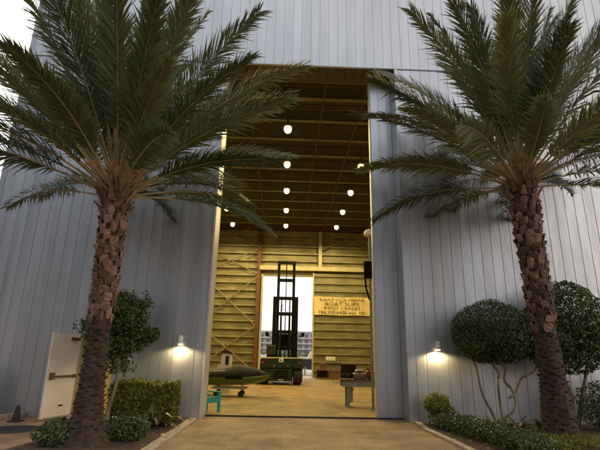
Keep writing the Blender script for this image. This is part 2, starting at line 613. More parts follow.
# roof deck and purlins
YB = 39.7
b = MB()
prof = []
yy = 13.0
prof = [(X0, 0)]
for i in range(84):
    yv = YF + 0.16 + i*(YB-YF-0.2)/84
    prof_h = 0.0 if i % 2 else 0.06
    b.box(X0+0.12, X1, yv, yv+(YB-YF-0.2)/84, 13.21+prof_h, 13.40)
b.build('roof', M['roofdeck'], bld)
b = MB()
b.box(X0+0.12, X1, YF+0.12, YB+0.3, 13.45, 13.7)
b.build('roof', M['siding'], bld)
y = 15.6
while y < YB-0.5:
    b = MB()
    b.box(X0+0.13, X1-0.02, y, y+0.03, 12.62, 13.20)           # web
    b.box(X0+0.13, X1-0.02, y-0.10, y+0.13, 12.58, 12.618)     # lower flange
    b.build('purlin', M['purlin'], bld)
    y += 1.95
for xx in (-4.2, -1.85, 1.45, 3.2, 6.2):
    b = MB()
    b.tube([(xx, 13.9, 12.50), (xx, YB-0.25, 12.50)], 0.026, 8)
    b.build('sprinkler_pipe', M['redsteel'], bld)
# side walls
b = MB()
b.box(X0-0.12, X0-0.004, YF+0.125, YB+0.3, 0, ZTOP)
b.build('side_wall', M['siding'], bld)
b = MB()
b.box(X0+0.005, X0+0.10, YF+0.85, YB, 0, 13.2)
b.build('inner_lining', M['inner'], bld)
b = MB()
b.box(X1+0.002, X1+0.12, YF, YB+0.3, 0, ZTOP)
b.build('side_wall', M['inner'], bld)
# rear wall with its opening; horizontal girts stand proud of it
OX0, OX1, OZ = -1.95, 7.6, 8.55
def girts(b, x0, x1, z0, z1, y, pitch=0.66, d=0.30, h=0.13):
    z = z0
    while z < z1-0.05:
        # each course: sheet leaning out to the girt above
        z2 = min(z+pitch, z1)
        b.add([(x0, y, z), (x1, y, z), (x1, y-0.05, z2-0.1), (x0, y-0.05, z2-0.1)], [(0, 1, 2, 3)])
        b.box(x0, x1, y-d, y+0.01, z2-h, z2-h+0.035)
        b.box(x0, x1, y-d, y-d+0.03, z2-h+0.036, z2)
        z = z2
b = MB()
girts(b, X0+0.1, OX0-0.35, 0, 13.2, YB)
girts(b, OX0-0.35, OX1, OZ+0.05, 13.2, YB)
girts(b, OX1, X1, 0, 13.2, YB)
b.box(X0+0.1, OX0-0.004, YB+0.05, YB+0.3, 0, 13.4)
b.box(OX0-0.004, 2.7, YB+0.05, YB+0.3, OZ, 13.4)
b.box(2.7, X1, YB+0.05, YB+0.3, 0, 13.4)
b.build('rear_wall', M['inner'], bld)
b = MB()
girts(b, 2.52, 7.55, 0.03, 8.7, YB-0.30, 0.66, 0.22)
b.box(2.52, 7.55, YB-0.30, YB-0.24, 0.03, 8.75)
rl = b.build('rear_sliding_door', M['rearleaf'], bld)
b = MB()
b.box(2.40, 2.515, YB-0.50, YB-0.22, 0.03, 8.78)
b.build('edge_trim', M['palebeam'], rl)
b = MB()
b.box(7.555, 7.67, YB-0.50, YB-0.22, 0.03, 8.78)
b.build('edge_trim', M['palebeam'], rl)
b = MB()
b.box(OX0-0.35, 7.9, YB-0.66, YB-0.30, 8.95, 9.32)
b.build('door_beam', M['palebeam'], bld)
b = MB()
b.box(OX0-0.16, OX0, YB-0.30, YB+0.05, 0, OZ+0.04)
b.box(OX0+0.002, 2.5, YB-0.10, YB+0.045, OZ-0.08, OZ+0.045)
b.build('opening_frame', M['palebeam'], bld)
def hcol(b, xc, y, z0, z1, w=0.3, d=0.3):
    b.box(xc-w/2, xc+w/2, y-d, y-d+0.03, z0, z1)
    b.box(xc-0.015, xc+0.015, y-d+0.032, y-0.032, z0, z1)
    b.box(xc-w/2, xc+w/2, y-0.03, y, z0, z1)
for xc, mat, z0 in ((-2.36, 'redsteel', 0), (-7.3, 'redsteel', 0), (3.03, 'palebeam', 9.33), (7.9, 'redsteel', 0)):
    b = MB()
    hcol(b, xc, YB-0.21, z0, 12.57)
    b.build('column', M[mat], bld)
b = MB()
b.box(X0+0.12, X1, YB-0.75, YB-0.4, 12.58, 12.95)
b.build('eave_beam', M['redsteel'], bld)
for (xa, za, xb, zb) in ((-7.2, 11.0, -2.5, 12.95), (-7.2, 12.95, -2.5, 11.0), (-7.2, 8.3, -2.5, 4.2), (-7.2, 4.2, -2.5, 8.3),
                         (-7.2, 0.5, -2.5, 4.1), (-7.2, 4.1, -2.5, 0.5), (-7.2, 8.6, -2.5, 10.8), (-7.2, 10.8, -2.5, 8.6),
                         (3.2, 10.9, 7.7, 12.9), (3.2, 12.9, 7.7, 10.9)):
    b = MB()
    off = 0.0 if zb > za else 0.11
    b.tube([(xa, YB-0.62+off, za), (xb, YB-0.62+off, zb)], 0.05, 8)
    b.build('cross_brace', M['brace'], bld)
# the small white door, standing open
hinge = Vector((-5.53, YF-0.05, 0))
ang = R(-107)                              # leaf direction from hinge, measured from +x
dv = Vector((math.cos(ang), math.sin(ang), 0))
nv = Vector((-dv.y, dv.x, 0))              # points to +x side (inside face)
def dpt(a, n, z):
    return hinge + dv*a + nv*n + Vector((0, 0, z))
def dbox(b, a0, a1, n0, n1, z0, z1, bev=0.0):
    v = [dpt(a, n, z) for z in (z0, z1) for (a, n) in ((a0, n0), (a1, n0), (a1, n1), (a0, n1))]
    b.add(v, [(0, 3, 2, 1), (4, 5, 6, 7), (0, 1, 5, 4), (1, 2, 6, 5), (2, 3, 7, 6), (3, 0, 4, 7)])
b = MB()
dbox(b, 0.0, 0.98, -0.022, 0.022, 0.05, 2.09)
door = b.build('door', M['doorwhite'], bld)
door['label'] = 'white steel exit door standing wide open'
b = MB()
dbox(b, 0.10, 0.86, 0.06, 0.10, 1.00, 1.05)
dbox(b, 0.80, 0.90, 0.023, 0.105, 0.96, 1.12)
dbox(b, 0.06, 0.12, 0.023, 0.10, 0.985, 1.065)
b.build('push_bar', M['brass'], door)
b = MB()
dbox(b, 0.08, 0.34, 0.023, 0.09, 1.92, 2.00)
b.beam(dpt(0.12, 0.11, 2.01), dpt(0.02, 0.30, 2.05), 0.025)
b.build('door_closer', M['brass'], door)
b = MB()
dbox(b, 0.0, 0.90, 0.0225, 0.0245, 0.06, 0.07)
dbox(b, 0.3, 0.46, 0.0225, 0.025, 0.30, 0.34)
b.build('kick_scuff', M['brass'], door)
for zz in (0.25, 1.05, 1.85):
    b = MB()
    b.tube([hinge+Vector((0.0, 0.0, zz-0.06)), hinge+Vector((0.0, 0.0, zz+0.06))], 0.016, 8)
    b.build('hinge', M['brass'], door)

# ------------------------------------------------------------------ lamps
def lamp_light(name, loc, power, color, radius, parent=None, spot=None):
    d = bpy.data.lights.new(name, 'SPOT' if spot else 'POINT')
    if spot:
        d.spot_size = R(spot)
        d.spot_blend = 0.35
    d.energy = power
    d.color = color
    d.shadow_soft_size = radius
    o = bpy.data.objects.new(name, d)
    COL.objects.link(o)
    o.location = loc
    o.parent = parent
    return o

LAMP_POWER = 560
def make_lamp():
    t = thing('ceiling_lamp', (0, 0, 12.58), 'x', 'ceiling lamp')
    b = MB()
    prof = [(0.05, 0.0), (0.06, -0.16), (0.12, -0.20), (0.21, -0.34), (0.225, -0.40)]
    rings = [[(r_*math.cos(2*math.pi*k/16), r_*math.sin(2*math.pi*k/16), 12.58+z) for k in range(16)] for r_, z in prof]
    b.loft(rings)
    b.build('lamp_shade', M['housing'], t, True)
    b = MB()
    rings = [[(r_*math.cos(2*math.pi*k/16), r_*math.sin(2*math.pi*k/16), 12.58+z) for k in range(16)] for r_, z in [(0.17, -0.405), (0.19, -0.49), (0.17, -0.62), (0.10, -0.70), (0.03, -0.72)]]
    b.loft(rings)
    b.build('lens', M['lens'], t, True)
    return t
lamp0 = make_lamp()
rows = [(-0.1, 'middle'), (-4.5, 'left'), (4.1, 'right')]
order = ['nearest', 'second nearest', 'third', 'second farthest', 'farthest']
first = True
for xx, rn in rows:
    for i, yy in enumerate((19.2, 23.3, 27.5, 31.6, 35.7)):
        t = lamp0 if first else copy_tree(lamp0)
        first = False
        t.location = (xx, yy+0.2, 12.58)
        tag(t, f'glowing round lamp under the hangar ceiling, {order[i]} in the {rn} row', 'ceiling lamp', 'lamps under the hangar ceiling')
        lamp_light('lamp_light', (xx, yy+0.2, 11.78), LAMP_POWER, (1.0, 0.74, 0.30), 0.2, None, 172)

WALL_POWER = 62
for xx, lab in ((-2.82, 'small white lit wall lamp left of the doorway above the clipped hedge'),
                (4.28, 'small white lit wall lamp right of the doorway by the round shrub')):
    t = thing('wall_lamp', (xx, YF-0.02, 2.0), lab, 'wall lamp', 'lit lamps beside the doorway')
    b = MB()
    b.bbox(xx-0.05, xx+0.05, YF-0.05, YF-0.023, 1.95, 2.10, 0.006)
    b.build('back_plate', M['white'], t)
    b = MB()
    b.tube([(xx, YF-0.11, 1.90), (xx, YF-0.11, 2.12)], 0.055, 16)
    b.build('lamp_body', M['white'], t)
    b = MB()
    b.tube([(xx, YF-0.11, 1.865), (xx, YF-0.11, 1.895)], [0.045, 0.05], 16)
    b.build('lens', M['wlens'], t)
    lamp_light('wall_lamp_light', (xx, YF-0.18, 1.83), WALL_POWER, (1.0, 0.76, 0.36), 0.05, None, 168)

# ------------------------------------------------------------------ planting beds and kerbs
def poly_sheet(name, poly, z, mat, kind='structure'):
    b = MB()
    n = len(poly)
    b.add([(x, y, z) for x, y in poly] + [(x, y, -0.02) for x, y in poly],
          [tuple(range(n))] + [(i, (i+1) % n, n+(i+1) % n, n+i) for i in range(n)])
    return tag(b.build(name, mat), None, None, None, kind)
poly_sheet('planting_bed', [(-4.35, YF-0.03), (-2.42, YF-0.03), (-2.42, 12.0), (-2.42, 7.6), (-4.7, 7.6), (-4.35, 10.6)], 0.035, M['mulch'])
poly_sheet('planting_bed', [(3.70, YF-0.03), (3.58, 11.6), (3.66, 7.6), (14, 7.6), (14, YF-0.03)], 0.035, M['mulch'])
poly_sheet('planting_bed', [(-14, YF-0.03), (-6.75, YF-0.03), (-7.1, 12.1), (-8.6, 11.6), (-14, 11.4)], 0.04, M['mulch'])
def kerb(pts, w=0.13, h=0.06, n=14):
    b = MB()
    P = [Vector((x, y, 0)) for x, y in pts]
    for p, q in zip(P[:-1], P[1:]):
        L = (q-p).length
        k = max(1, round(L/0.42))
        for i in range(k):
            a = p.lerp(q, (i+0.015)/k)
            c = p.lerp(q, (i+0.985)/k)
            b.beam(a+Vector((0, 0, h/2-0.012)), c+Vector((0, 0, h/2-0.012)), w, h)
    return tag(b.build('kerb', M['kerb']), None, None, None, 'structure')
kerb([(-2.30, YF-0.05), (-2.30, 7.5)], 0.22, 0.045)
kerb([(3.60, YF-0.05), (3.49, 11.6), (3.57, 7.5)], 0.16, 0.05)
kerb([(-6.68, YF-0.05), (-7.05, 12.0), (-8.6, 11.5), (-14, 11.3)], 0.14, 0.11)

# ------------------------------------------------------------------ vegetation
def quads_mesh(name, V, mat, parent):
    """V: (n,4,3) world coords -> one mesh of loose quads"""
    off = Vector((0, 0, 0))
    p = parent
    while p is not None:
        off += p.location
        p = p.parent
    n = V.shape[0]
    me = bpy.data.meshes.new(name)
    me.vertices.add(n*4)
    me.vertices.foreach_set('co', (V.reshape(-1, 3)-np.array(off)).astype(np.float32).ravel())
    me.loops.add(n*4)
    me.loops.foreach_set('vertex_index', np.arange(n*4, dtype=np.int32))
    me.polygons.add(n)
    me.polygons.foreach_set('loop_start', np.arange(0, n*4, 4, dtype=np.int32))
    me.materials.append(mat)
    me.update(calc_edges=True)
    o = bpy.data.objects.new(name, me)
    COL.objects.link(o)
    o.parent = parent
    return o

def norm(a):
    return a/np.maximum(np.linalg.norm(a, axis=-1, keepdims=True), 1e-9)

def leaves_at(P, outward, size, aspect=0.5, jitter=0.9):
    """diamond leaves at points P facing roughly outward"""
    n = len(P)
    nrm = norm(outward + rng.normal(0, jitter, (n, 3)))
    a = norm(np.cross(nrm, rng.normal(0, 1, (n, 3))))
    c = np.cross(nrm, a)
    s = size*rng.uniform(0.5, 1.45, (n, 1))
    tip = P + a*s*0.5 + nrm*s*-0.10
    bot = P - a*s*0.5
    l_ = P + c*s*aspect*0.5
    r_ = P - c*s*aspect*0.5
    return np.stack([bot, r_, tip, l_], 1)

def lumpy(d, seed, amp):
    r_ = np.random.default_rng(seed)
    k = r_.normal(0, 1, (7, 3))*3.2
    ph = r_.uniform(0, 6.28, 7)
    return 1 + amp*np.sin(d@k.T+ph).mean(1)*2.0

def blob(c, rad, n, size, seed, amp=0.12, inner=0.45, clip_z=None):
    d = norm(rng.normal(0, 1, (n, 3)))
    t = rng.uniform(inner**3, 1, (n, 1))**(1/3)
    t = np.where(rng.uniform(0, 1, (n, 1)) < 0.45, rng.uniform(0.9, 1.03, (n, 1)), t)
    P = np.array(c) + d*np.array(rad)*t*lumpy(d, seed, amp)[:, None]
    V = leaves_at(P, d*1.2+np.array([0, 0, 0.35]), size)
    if clip_z is not None:
        V = V[P[:, 2] > clip_z]
    return V

def boxhedge(x0, x1, y0, y1, z0, z1, n, size):
    P = rng.uniform((x0, y0, z0), (x1, y1, z1), (n, 3))
    # pull most to the faces
    k = rng.integers(0, 5, n)
    sh = rng.uniform(0, 0.07, n)
    pull = rng.uniform(0, 1, n) < 0.8
    out = np.zeros((n, 3))
    for f_, (ax, val, sg) in enumerate(((0, x0, 1), (0, x1, -1), (1, y0, 1), (1, y1, -1), (2, z1, -1))):
        s_ = pull & (k == f_)
        P[s_, ax] = val + sg*sh[s_]
        out[s_, ax] = -sg
    P += rng.normal(0, 0.018, (n, 3))
    wob = 0.03*np.sin(P[:, 0]*5+1)+0.03*np.sin(P[:, 0]*11+P[:, 1]*7)
    P[:, 2] += wob*(P[:, 2]-z0)/(z1-z0)
    return leaves_at(P, out*1.2+np.array([0, 0, 0.3]), size, 0.55)

def stems(b, paths, r0, r1):
    for pts in paths:
        n = len(pts)
        b.tube(pts, [r0+(r1-r0)*i/(n-1) for i in range(n)], 8)

def wig(p, q, n=6, amp=0.05, seed=0):
    r_ = np.random.default_rng(seed)
    p, q = np.array(p, float), np.array(q, float)
    out = []
    n = 14
    k = r_.normal(0, amp, (3, 3))
    for i in range(n+1):
        t = i/n
        w = sum(k[j]*math.sin(math.pi*(j+1)*t) for j in range(3))
        out.append(tuple(p+(q-p)*t+w))
    return out

# the small tree behind the left palm
t = thing('small_tree', (-3.98, 11.3, 0.03), 'small leafy tree with pale slim trunk behind the left palm', 'tree')
b = MB()
stems(b, [wig((-3.98, 11.3, 0), (-3.95, 11.45, 1.45), 6, 0.03, 1), wig((-3.95, 11.45, 1.4), (-4.5, 11.5, 2.3), 5, 0.05, 2),
          wig((-3.95, 11.45, 1.4), (-3.7, 11.6, 2.4), 5, 0.05, 3), wig((-3.95, 11.45, 1.4), (-4.1, 11.3, 2.8), 5, 0.05, 4)], 0.06, 0.025)
b.build('trunk', M['bark'], t, True)
V = []
rt_ = np.random.default_rng(77)
for i in range(80):
    d_ = norm(rt_.normal(0, 1, (1, 3)))[0]
    q = np.array((-3.98, 11.5, 2.18)) + d_*np.array((0.84, 0.6, 0.98))*rt_.uniform(0.35, 1.0)
    V.append(blob(q, np.array((0.27, 0.27, 0.21))*rt_.uniform(0.7, 1.25), int(rt_.uniform(110, 190)), 0.095, 300+i, 0.3, 0.2))
V = np.concatenate(V)
quads_mesh('crown', V, M['leafmid'], t)
# clipped hedge left
t = thing('clipped_hedge', (-3.3, 12.0, 0.03), 'boxy clipped hedge under the left wall lamp, its top lit yellow', 'hedge')
quads_mesh('foliage', boxhedge(-4.15, -2.62, 11.65, 12.45, 0.08, 0.95, 9000, 0.075), M['leafhedge'], t)
for i, x in enumerate((-3.9, -3.4, -2.9)):
    b = MB()
    stems(b, [wig((x, 12.05, 0.02), (x+0.05, 12.05, 0.7), 4, 0.02, i)], 0.03, 0.015)
    b.build('stem', M['bark'], t)

def plain_bush(name, label, cat, V, mat, base, stemp=None, group=None):
    t = thing(name, base, label, cat, group)
    quads_mesh('foliage', V, mat, t)
    if stemp:
        b = MB()
        stems(b, stemp, 0.035, 0.018)
        b.build('stem', M['bark'], t, True)
    return t
# low shrub at the foot of the left palm
plain_bush('low_shrub', 'low clipped green shrub at the foot of the left palm', 'shrub',
           np.concatenate([boxhedge(-3.2, -2.68, 9.35, 9.95, 0.05, 0.40, 2200, 0.06), blob((-3.0, 9.5, 0.25), (0.4, 0.4, 0.22), 900, 0.06, 3)]), M['leafdark'], (-2.95, 9.6, 0.03))
plain_bush('low_shrub', 'small green shrub on the pavement side of the left palm trunk', 'shrub',
           np.concatenate([blob((-4.0, 8.9, 0.22), (0.38, 0.32, 0.26), 1300, 0.07, 4, clip_z=0.03)]), M['leafdark'], (-4.0, 8.9, 0.03))
# far left bush
plain_bush('leafy_bush', 'dark leafy bush at the far left edge against the wall', 'bush',
           np.concatenate([blob((-7.95, 12.2, 0.55), (0.55, 0.5, 0.6), 2200, 0.085, 5, 0.25, clip_z=0.03), blob((-8.5, 12.3, 0.85), (0.55, 0.4, 0.5), 1500, 0.085, 6, 0.25)]), M['leafdark'],
           (-8.1, 12.2, 0.03), [wig((-8.1, 12.25, 0), (-8.0, 12.25, 0.8), 4, 0.04, 8)])
# right: the round clipped shrub and the larger one behind the palm
t = thing('round_shrub', (5.5, 11.9, 0.03), 'round clipped dark shrub on several bare stems beside right wall lamp', 'shrub')
V = np.concatenate([blob((5.42, 11.9, 2.36), (0.98, 0.82, 0.80), 12500, 0.062, 31, 0.09, 0.6), blob((5.0, 11.8, 2.1), (0.62, 0.6, 0.52), 4000, 0.062, 32, 0.1, 0.6), blob((5.95, 11.9, 2.15), (0.55, 0.6, 0.5), 3400, 0.062, 33, 0.1, 0.6)])
quads_mesh('crown', V, M['leafdark'], t)
b = MB()
stems(b, [wig((5.35, 11.9, 0), (4.75, 11.85, 1.75), 6, 0.05, 11), wig((5.5, 11.9, 0), (5.45, 11.9, 1.2), 6, 0.05, 12), wig((5.45, 11.9, 1.2), (5.2, 11.9, 1.8), 4, 0.03, 13),
          wig((5.62, 11.95, 0), (5.75, 11.9, 1.0), 6, 0.04, 14), wig((5.75, 11.9, 1.0), (5.55, 11.9, 1.8), 4, 0.03, 15), wig((5.7, 11.9, 0.75), (6.5, 11.9, 1.5), 5, 0.03, 16)], 0.042, 0.024)
b.build('trunk', M['bark'], t, True)
t = thing('large_shrub', (7.3, 12.0, 0.03), 'larger leafy dark shrub behind the right palm trunk', 'shrub')
V = np.concatenate([blob((7.45, 11.95, 2.75), (1.0, 0.8, 0.95), 7500, 0.095, 41, 0.14, 0.5), blob((6.75, 11.8, 2.25), (0.72, 0.65, 0.75), 3200, 0.095, 42, 0.16, 0.5),
                    blob((8.15, 11.9, 2.25), (0.75, 0.65, 0.72), 3200, 0.095, 43, 0.16, 0.5), blob((7.3, 11.8, 1.85), (0.8, 0.6, 0.55), 2200, 0.095, 44, 0.16, 0.5)])
quads_mesh('crown', V, M['leafmid'], t)
b = MB()
stems(b, [wig((7.2, 12.0, 0), (7.35, 11.95, 1.7), 6, 0.05, 51), wig((7.35, 12.0, 0), (6.9, 11.9, 1.9), 6, 0.05, 52), wig((7.4, 12.0, 0), (7.9, 11.9, 1.9), 6, 0.05, 53)], 0.06, 0.03)
b.build('trunk', M['bark'], t, True)
plain_bush('yellow_bush', 'small yellow green bush lit by the right wall lamp', 'bush',
           np.concatenate([blob((3.98, 12.25, 0.52), (0.33, 0.3, 0.28), 1900, 0.06, 61, 0.15, 0.4), blob((4.15, 12.15, 0.30), (0.28, 0.26, 0.24), 900, 0.06, 62, 0.15)]), M['leafhedge'], (4.0, 12.25, 0.03),
           [wig((4.0, 12.25, 0), (3.98, 12.25, 0.4), 3, 0.02, 9)])
# low hedge along the right kerb
V = []
for i in range(15):
    tt = i/14
    c = (3.98+tt*0.55+0.12*math.sin(i*2.1), 12.0-tt*3.6, 0.20+0.03*math.sin(i*1.7))
    V.append(blob(c, (0.34, 0.34, 0.22), 650, 0.055, 70+i, 0.15, 0.3, clip_z=0.03))
plain_bush('low_hedge', 'low dark green hedge running along the right kerb', 'hedge', np.concatenate(V), M['leafdark'], (4.2, 10.2, 0.03))
V = []
for i in range(16):
    tt = i/15
    V.append(blob((4.9+tt*6.3, 9.05+0.15*math.sin(i*1.3)+tt*0.8, 0.13), (0.42, 0.42, 0.20), 620, 0.05, 90+i, 0.15, 0.3, clip_z=0.03))
plain_bush('low_hedge', 'low spreading green hedge in front of the right palm base', 'hedge', np.concatenate(V), M['leafhedge'], (7.8, 9.2, 0.03))
plain_bush('dark_bush', 'low dark bush at the right edge beyond the palm trunk', 'bush',
           np.concatenate([blob((8.2, 11.6, 0.6), (0.9, 0.6, 0.55), 3200, 0.08, 110, 0.15, 0.4, clip_z=0.03), blob((9.5, 11.5, 0.7), (0.9, 0.6, 0.65), 3000, 0.08, 111, 0.15, 0.4, clip_z=0.03)]), M['leafdark'],
           (8.8, 11.6, 0.03), [wig((8.6, 11.7, 0), (8.6, 11.7, 0.8), 3, 0.02, 19)])

# scattered leaf litter on the beds and the edge of the paving
nL = 900
P = np.stack([np.where(rng.uniform(0, 1, nL) < 0.5, rng.uniform(-4.5, -2.2, nL), rng.uniform(3.4, 8.0, nL)), rng.uniform(8.0, 12.7, nL), rng.uniform(0.045, 0.06, nL)], 1)
lit = quads_mesh('leaf_litter', leaves_at(P, np.tile((0, 0, 3.0), (nL, 1)), 0.07, 0.5, 0.5), M['leafbrom'], None)
tag(lit, kind='stuff')
# strap-leaved plants
def rosette(label, base, n, L, group, seed, mat='leafbrom'):
    r_ = random.Random(seed)
    t = thing('strap_plant', base, label, 'plant', group)
    Vq = []
    for k in range(n):
        az = k*2.4+r_.uniform(-.3, .3)
        el = r_.uniform(0.5, 1.25)
        l_ = L*r_.uniform(0.7, 1.15)
        w = 0.055*r_.uniform(0.8, 1.2)
        prevc = None
        side = np.array([-math.sin(az), math.cos(az), 0])
        for sgm in range(5):
            tt = sgm/4
            e = el-1.3*tt*tt
            if prevc is None:
                c = np.array(base, float)
            else:
                c = prevc + np.array([math.cos(az)*math.cos(e), math.sin(az)*math.cos(e), math.sin(e)])*l_/4
            ww = w*(1-0.85*tt**2)
            if prevc is not None:
                Vq.append([prevc-side*pw, prevc+side*pw, c+side*ww, c-side*ww])
            prevc, pw = c, ww
    quads_mesh('foliage', np.array(Vq), M[mat], t)
rosette('spiky strap leaved plant under the round shrub, nearest the yellow bush', (4.95, 11.4, 0.03), 20, 0.62, 'strap leaved plants in the beds', 1)
rosette('spiky strap leaved plant at the foot of the bare shrub stems', (5.5, 11.2, 0.03), 22, 0.66, 'strap leaved plants in the beds', 2)
rosette('spiky strap leaved plant against the right palm trunk base', (5.95, 10.9, 0.03), 22, 0.72, 'strap leaved plants in the beds', 3)
rosette('spiky strap leaved plant in front of the boxy clipped hedge', (-2.93, 11.05, 0.03), 24, 0.86, 'strap leaved plants in the beds', 4)
rosette('small strap leaved plant beside the left paving edge', (-2.75, 11.35, 0.03), 14, 0.35, 'strap leaved plants in the beds', 5)

# ------------------------------------------------------------------ date palms
def frond_mesh(base, az, el, L, droop, seed, parent, twist=0.0, nl=118):
    r_ = np.random.default_rng(seed)
    n = 26
    pts = [np.array(base, float)]
    dirs = []
    curl = r_.normal(0, 0.09)
    for i in range(n):
        t = i/(n-1)
        e = el - droop*(t**1.5)
        a = az + curl*t*t
        d = np.array([math.cos(a)*math.cos(e), math.sin(a)*math.cos(e), math.sin(e)])
        dirs.append(d)
        pts.append(pts[-1]+d*L/n)
    pts = np.array(pts)
    dirs.append(dirs[-1])
    dirs = np.array(dirs)
    b = MB()
    rad = [0.030*(1-0.88*(i/n)**0.8) + (0.014 if i == 0 else 0.0) for i in range(n+1)]
    b.tube(pts, rad, 5, 0)
    V = []
    for sgn in (-1, 1):
        for k in range(nl):
            t = 0.27+0.73*(k+r_.uniform(0, 0.8))/nl
            x = t*n
            i = min(int(x), n-1)
            p = pts[i]*(1-(x-i))+pts[i+1]*(x-i)
            d = dirs[i]
            side = np.array([-math.sin(az), math.cos(az), 0])
            upv = np.cross(d, -side)
            if upv[2] < 0 and el < 1.4:
                upv = -upv
            side = side*math.cos(twist)+upv*math.sin(twist)
            upv = np.cross(d, side)*(1 if np.dot(np.cross(d, side), upv) > 0 else -1)
            ll = L*0.168*(0.35+0.65*math.sin(math.pi*min(1, (t-0.10)/0.95)**0.75))*r_.uniform(0.82, 1.12)
            if t < 0.37:
                ll *= 0.4+6*(t-0.27)
            ang = R(52-28*t)+r_.normal(0, 0.09)
            vee = R((12, 30, 48)[k % 3])+r_.normal(0, 0.2)
            ld = d*math.cos(ang) + (side*sgn*math.cos(vee)+upv*math.sin(vee))*math.sin(ang)
            w = np.cross(ld, upv*math.cos(0.5)+side*sgn*0.5)
            w = w/np.linalg.norm(w)*0.0165*r_.uniform(0.8, 1.25)
            mid = p+ld*ll*0.5
            sag = np.array([0, 0, -1.0])*ll*r_.uniform(0.05, 0.26)
            tip = p+ld*ll+sag
            o = len(b.v)
            b.v += [tuple(p-w*0.5), tuple(p+w*0.5), tuple(mid+w), tuple(mid-w), tuple(tip+w*0.12), tuple(tip-w*0.12)]
            b.f += [(o, o+1, o+2, o+3), (o+3, o+2, o+4, o+5)]
            b.mi += [1, 1]
    off = np.array(parent.location)
    me = bpy.data.meshes.new('frond')
    me.from_pydata([tuple(np.array(q)-off) for q in b.v], [], b.f)
    me.materials.append(M['petiole'])
    me.materials.append(M['palm'])
    me.polygons.foreach_set('material_index', b.mi)
    me.update()
    o = bpy.data.objects.new('frond', me)
    COL.objects.link(o)
    o.parent = parent
    return o

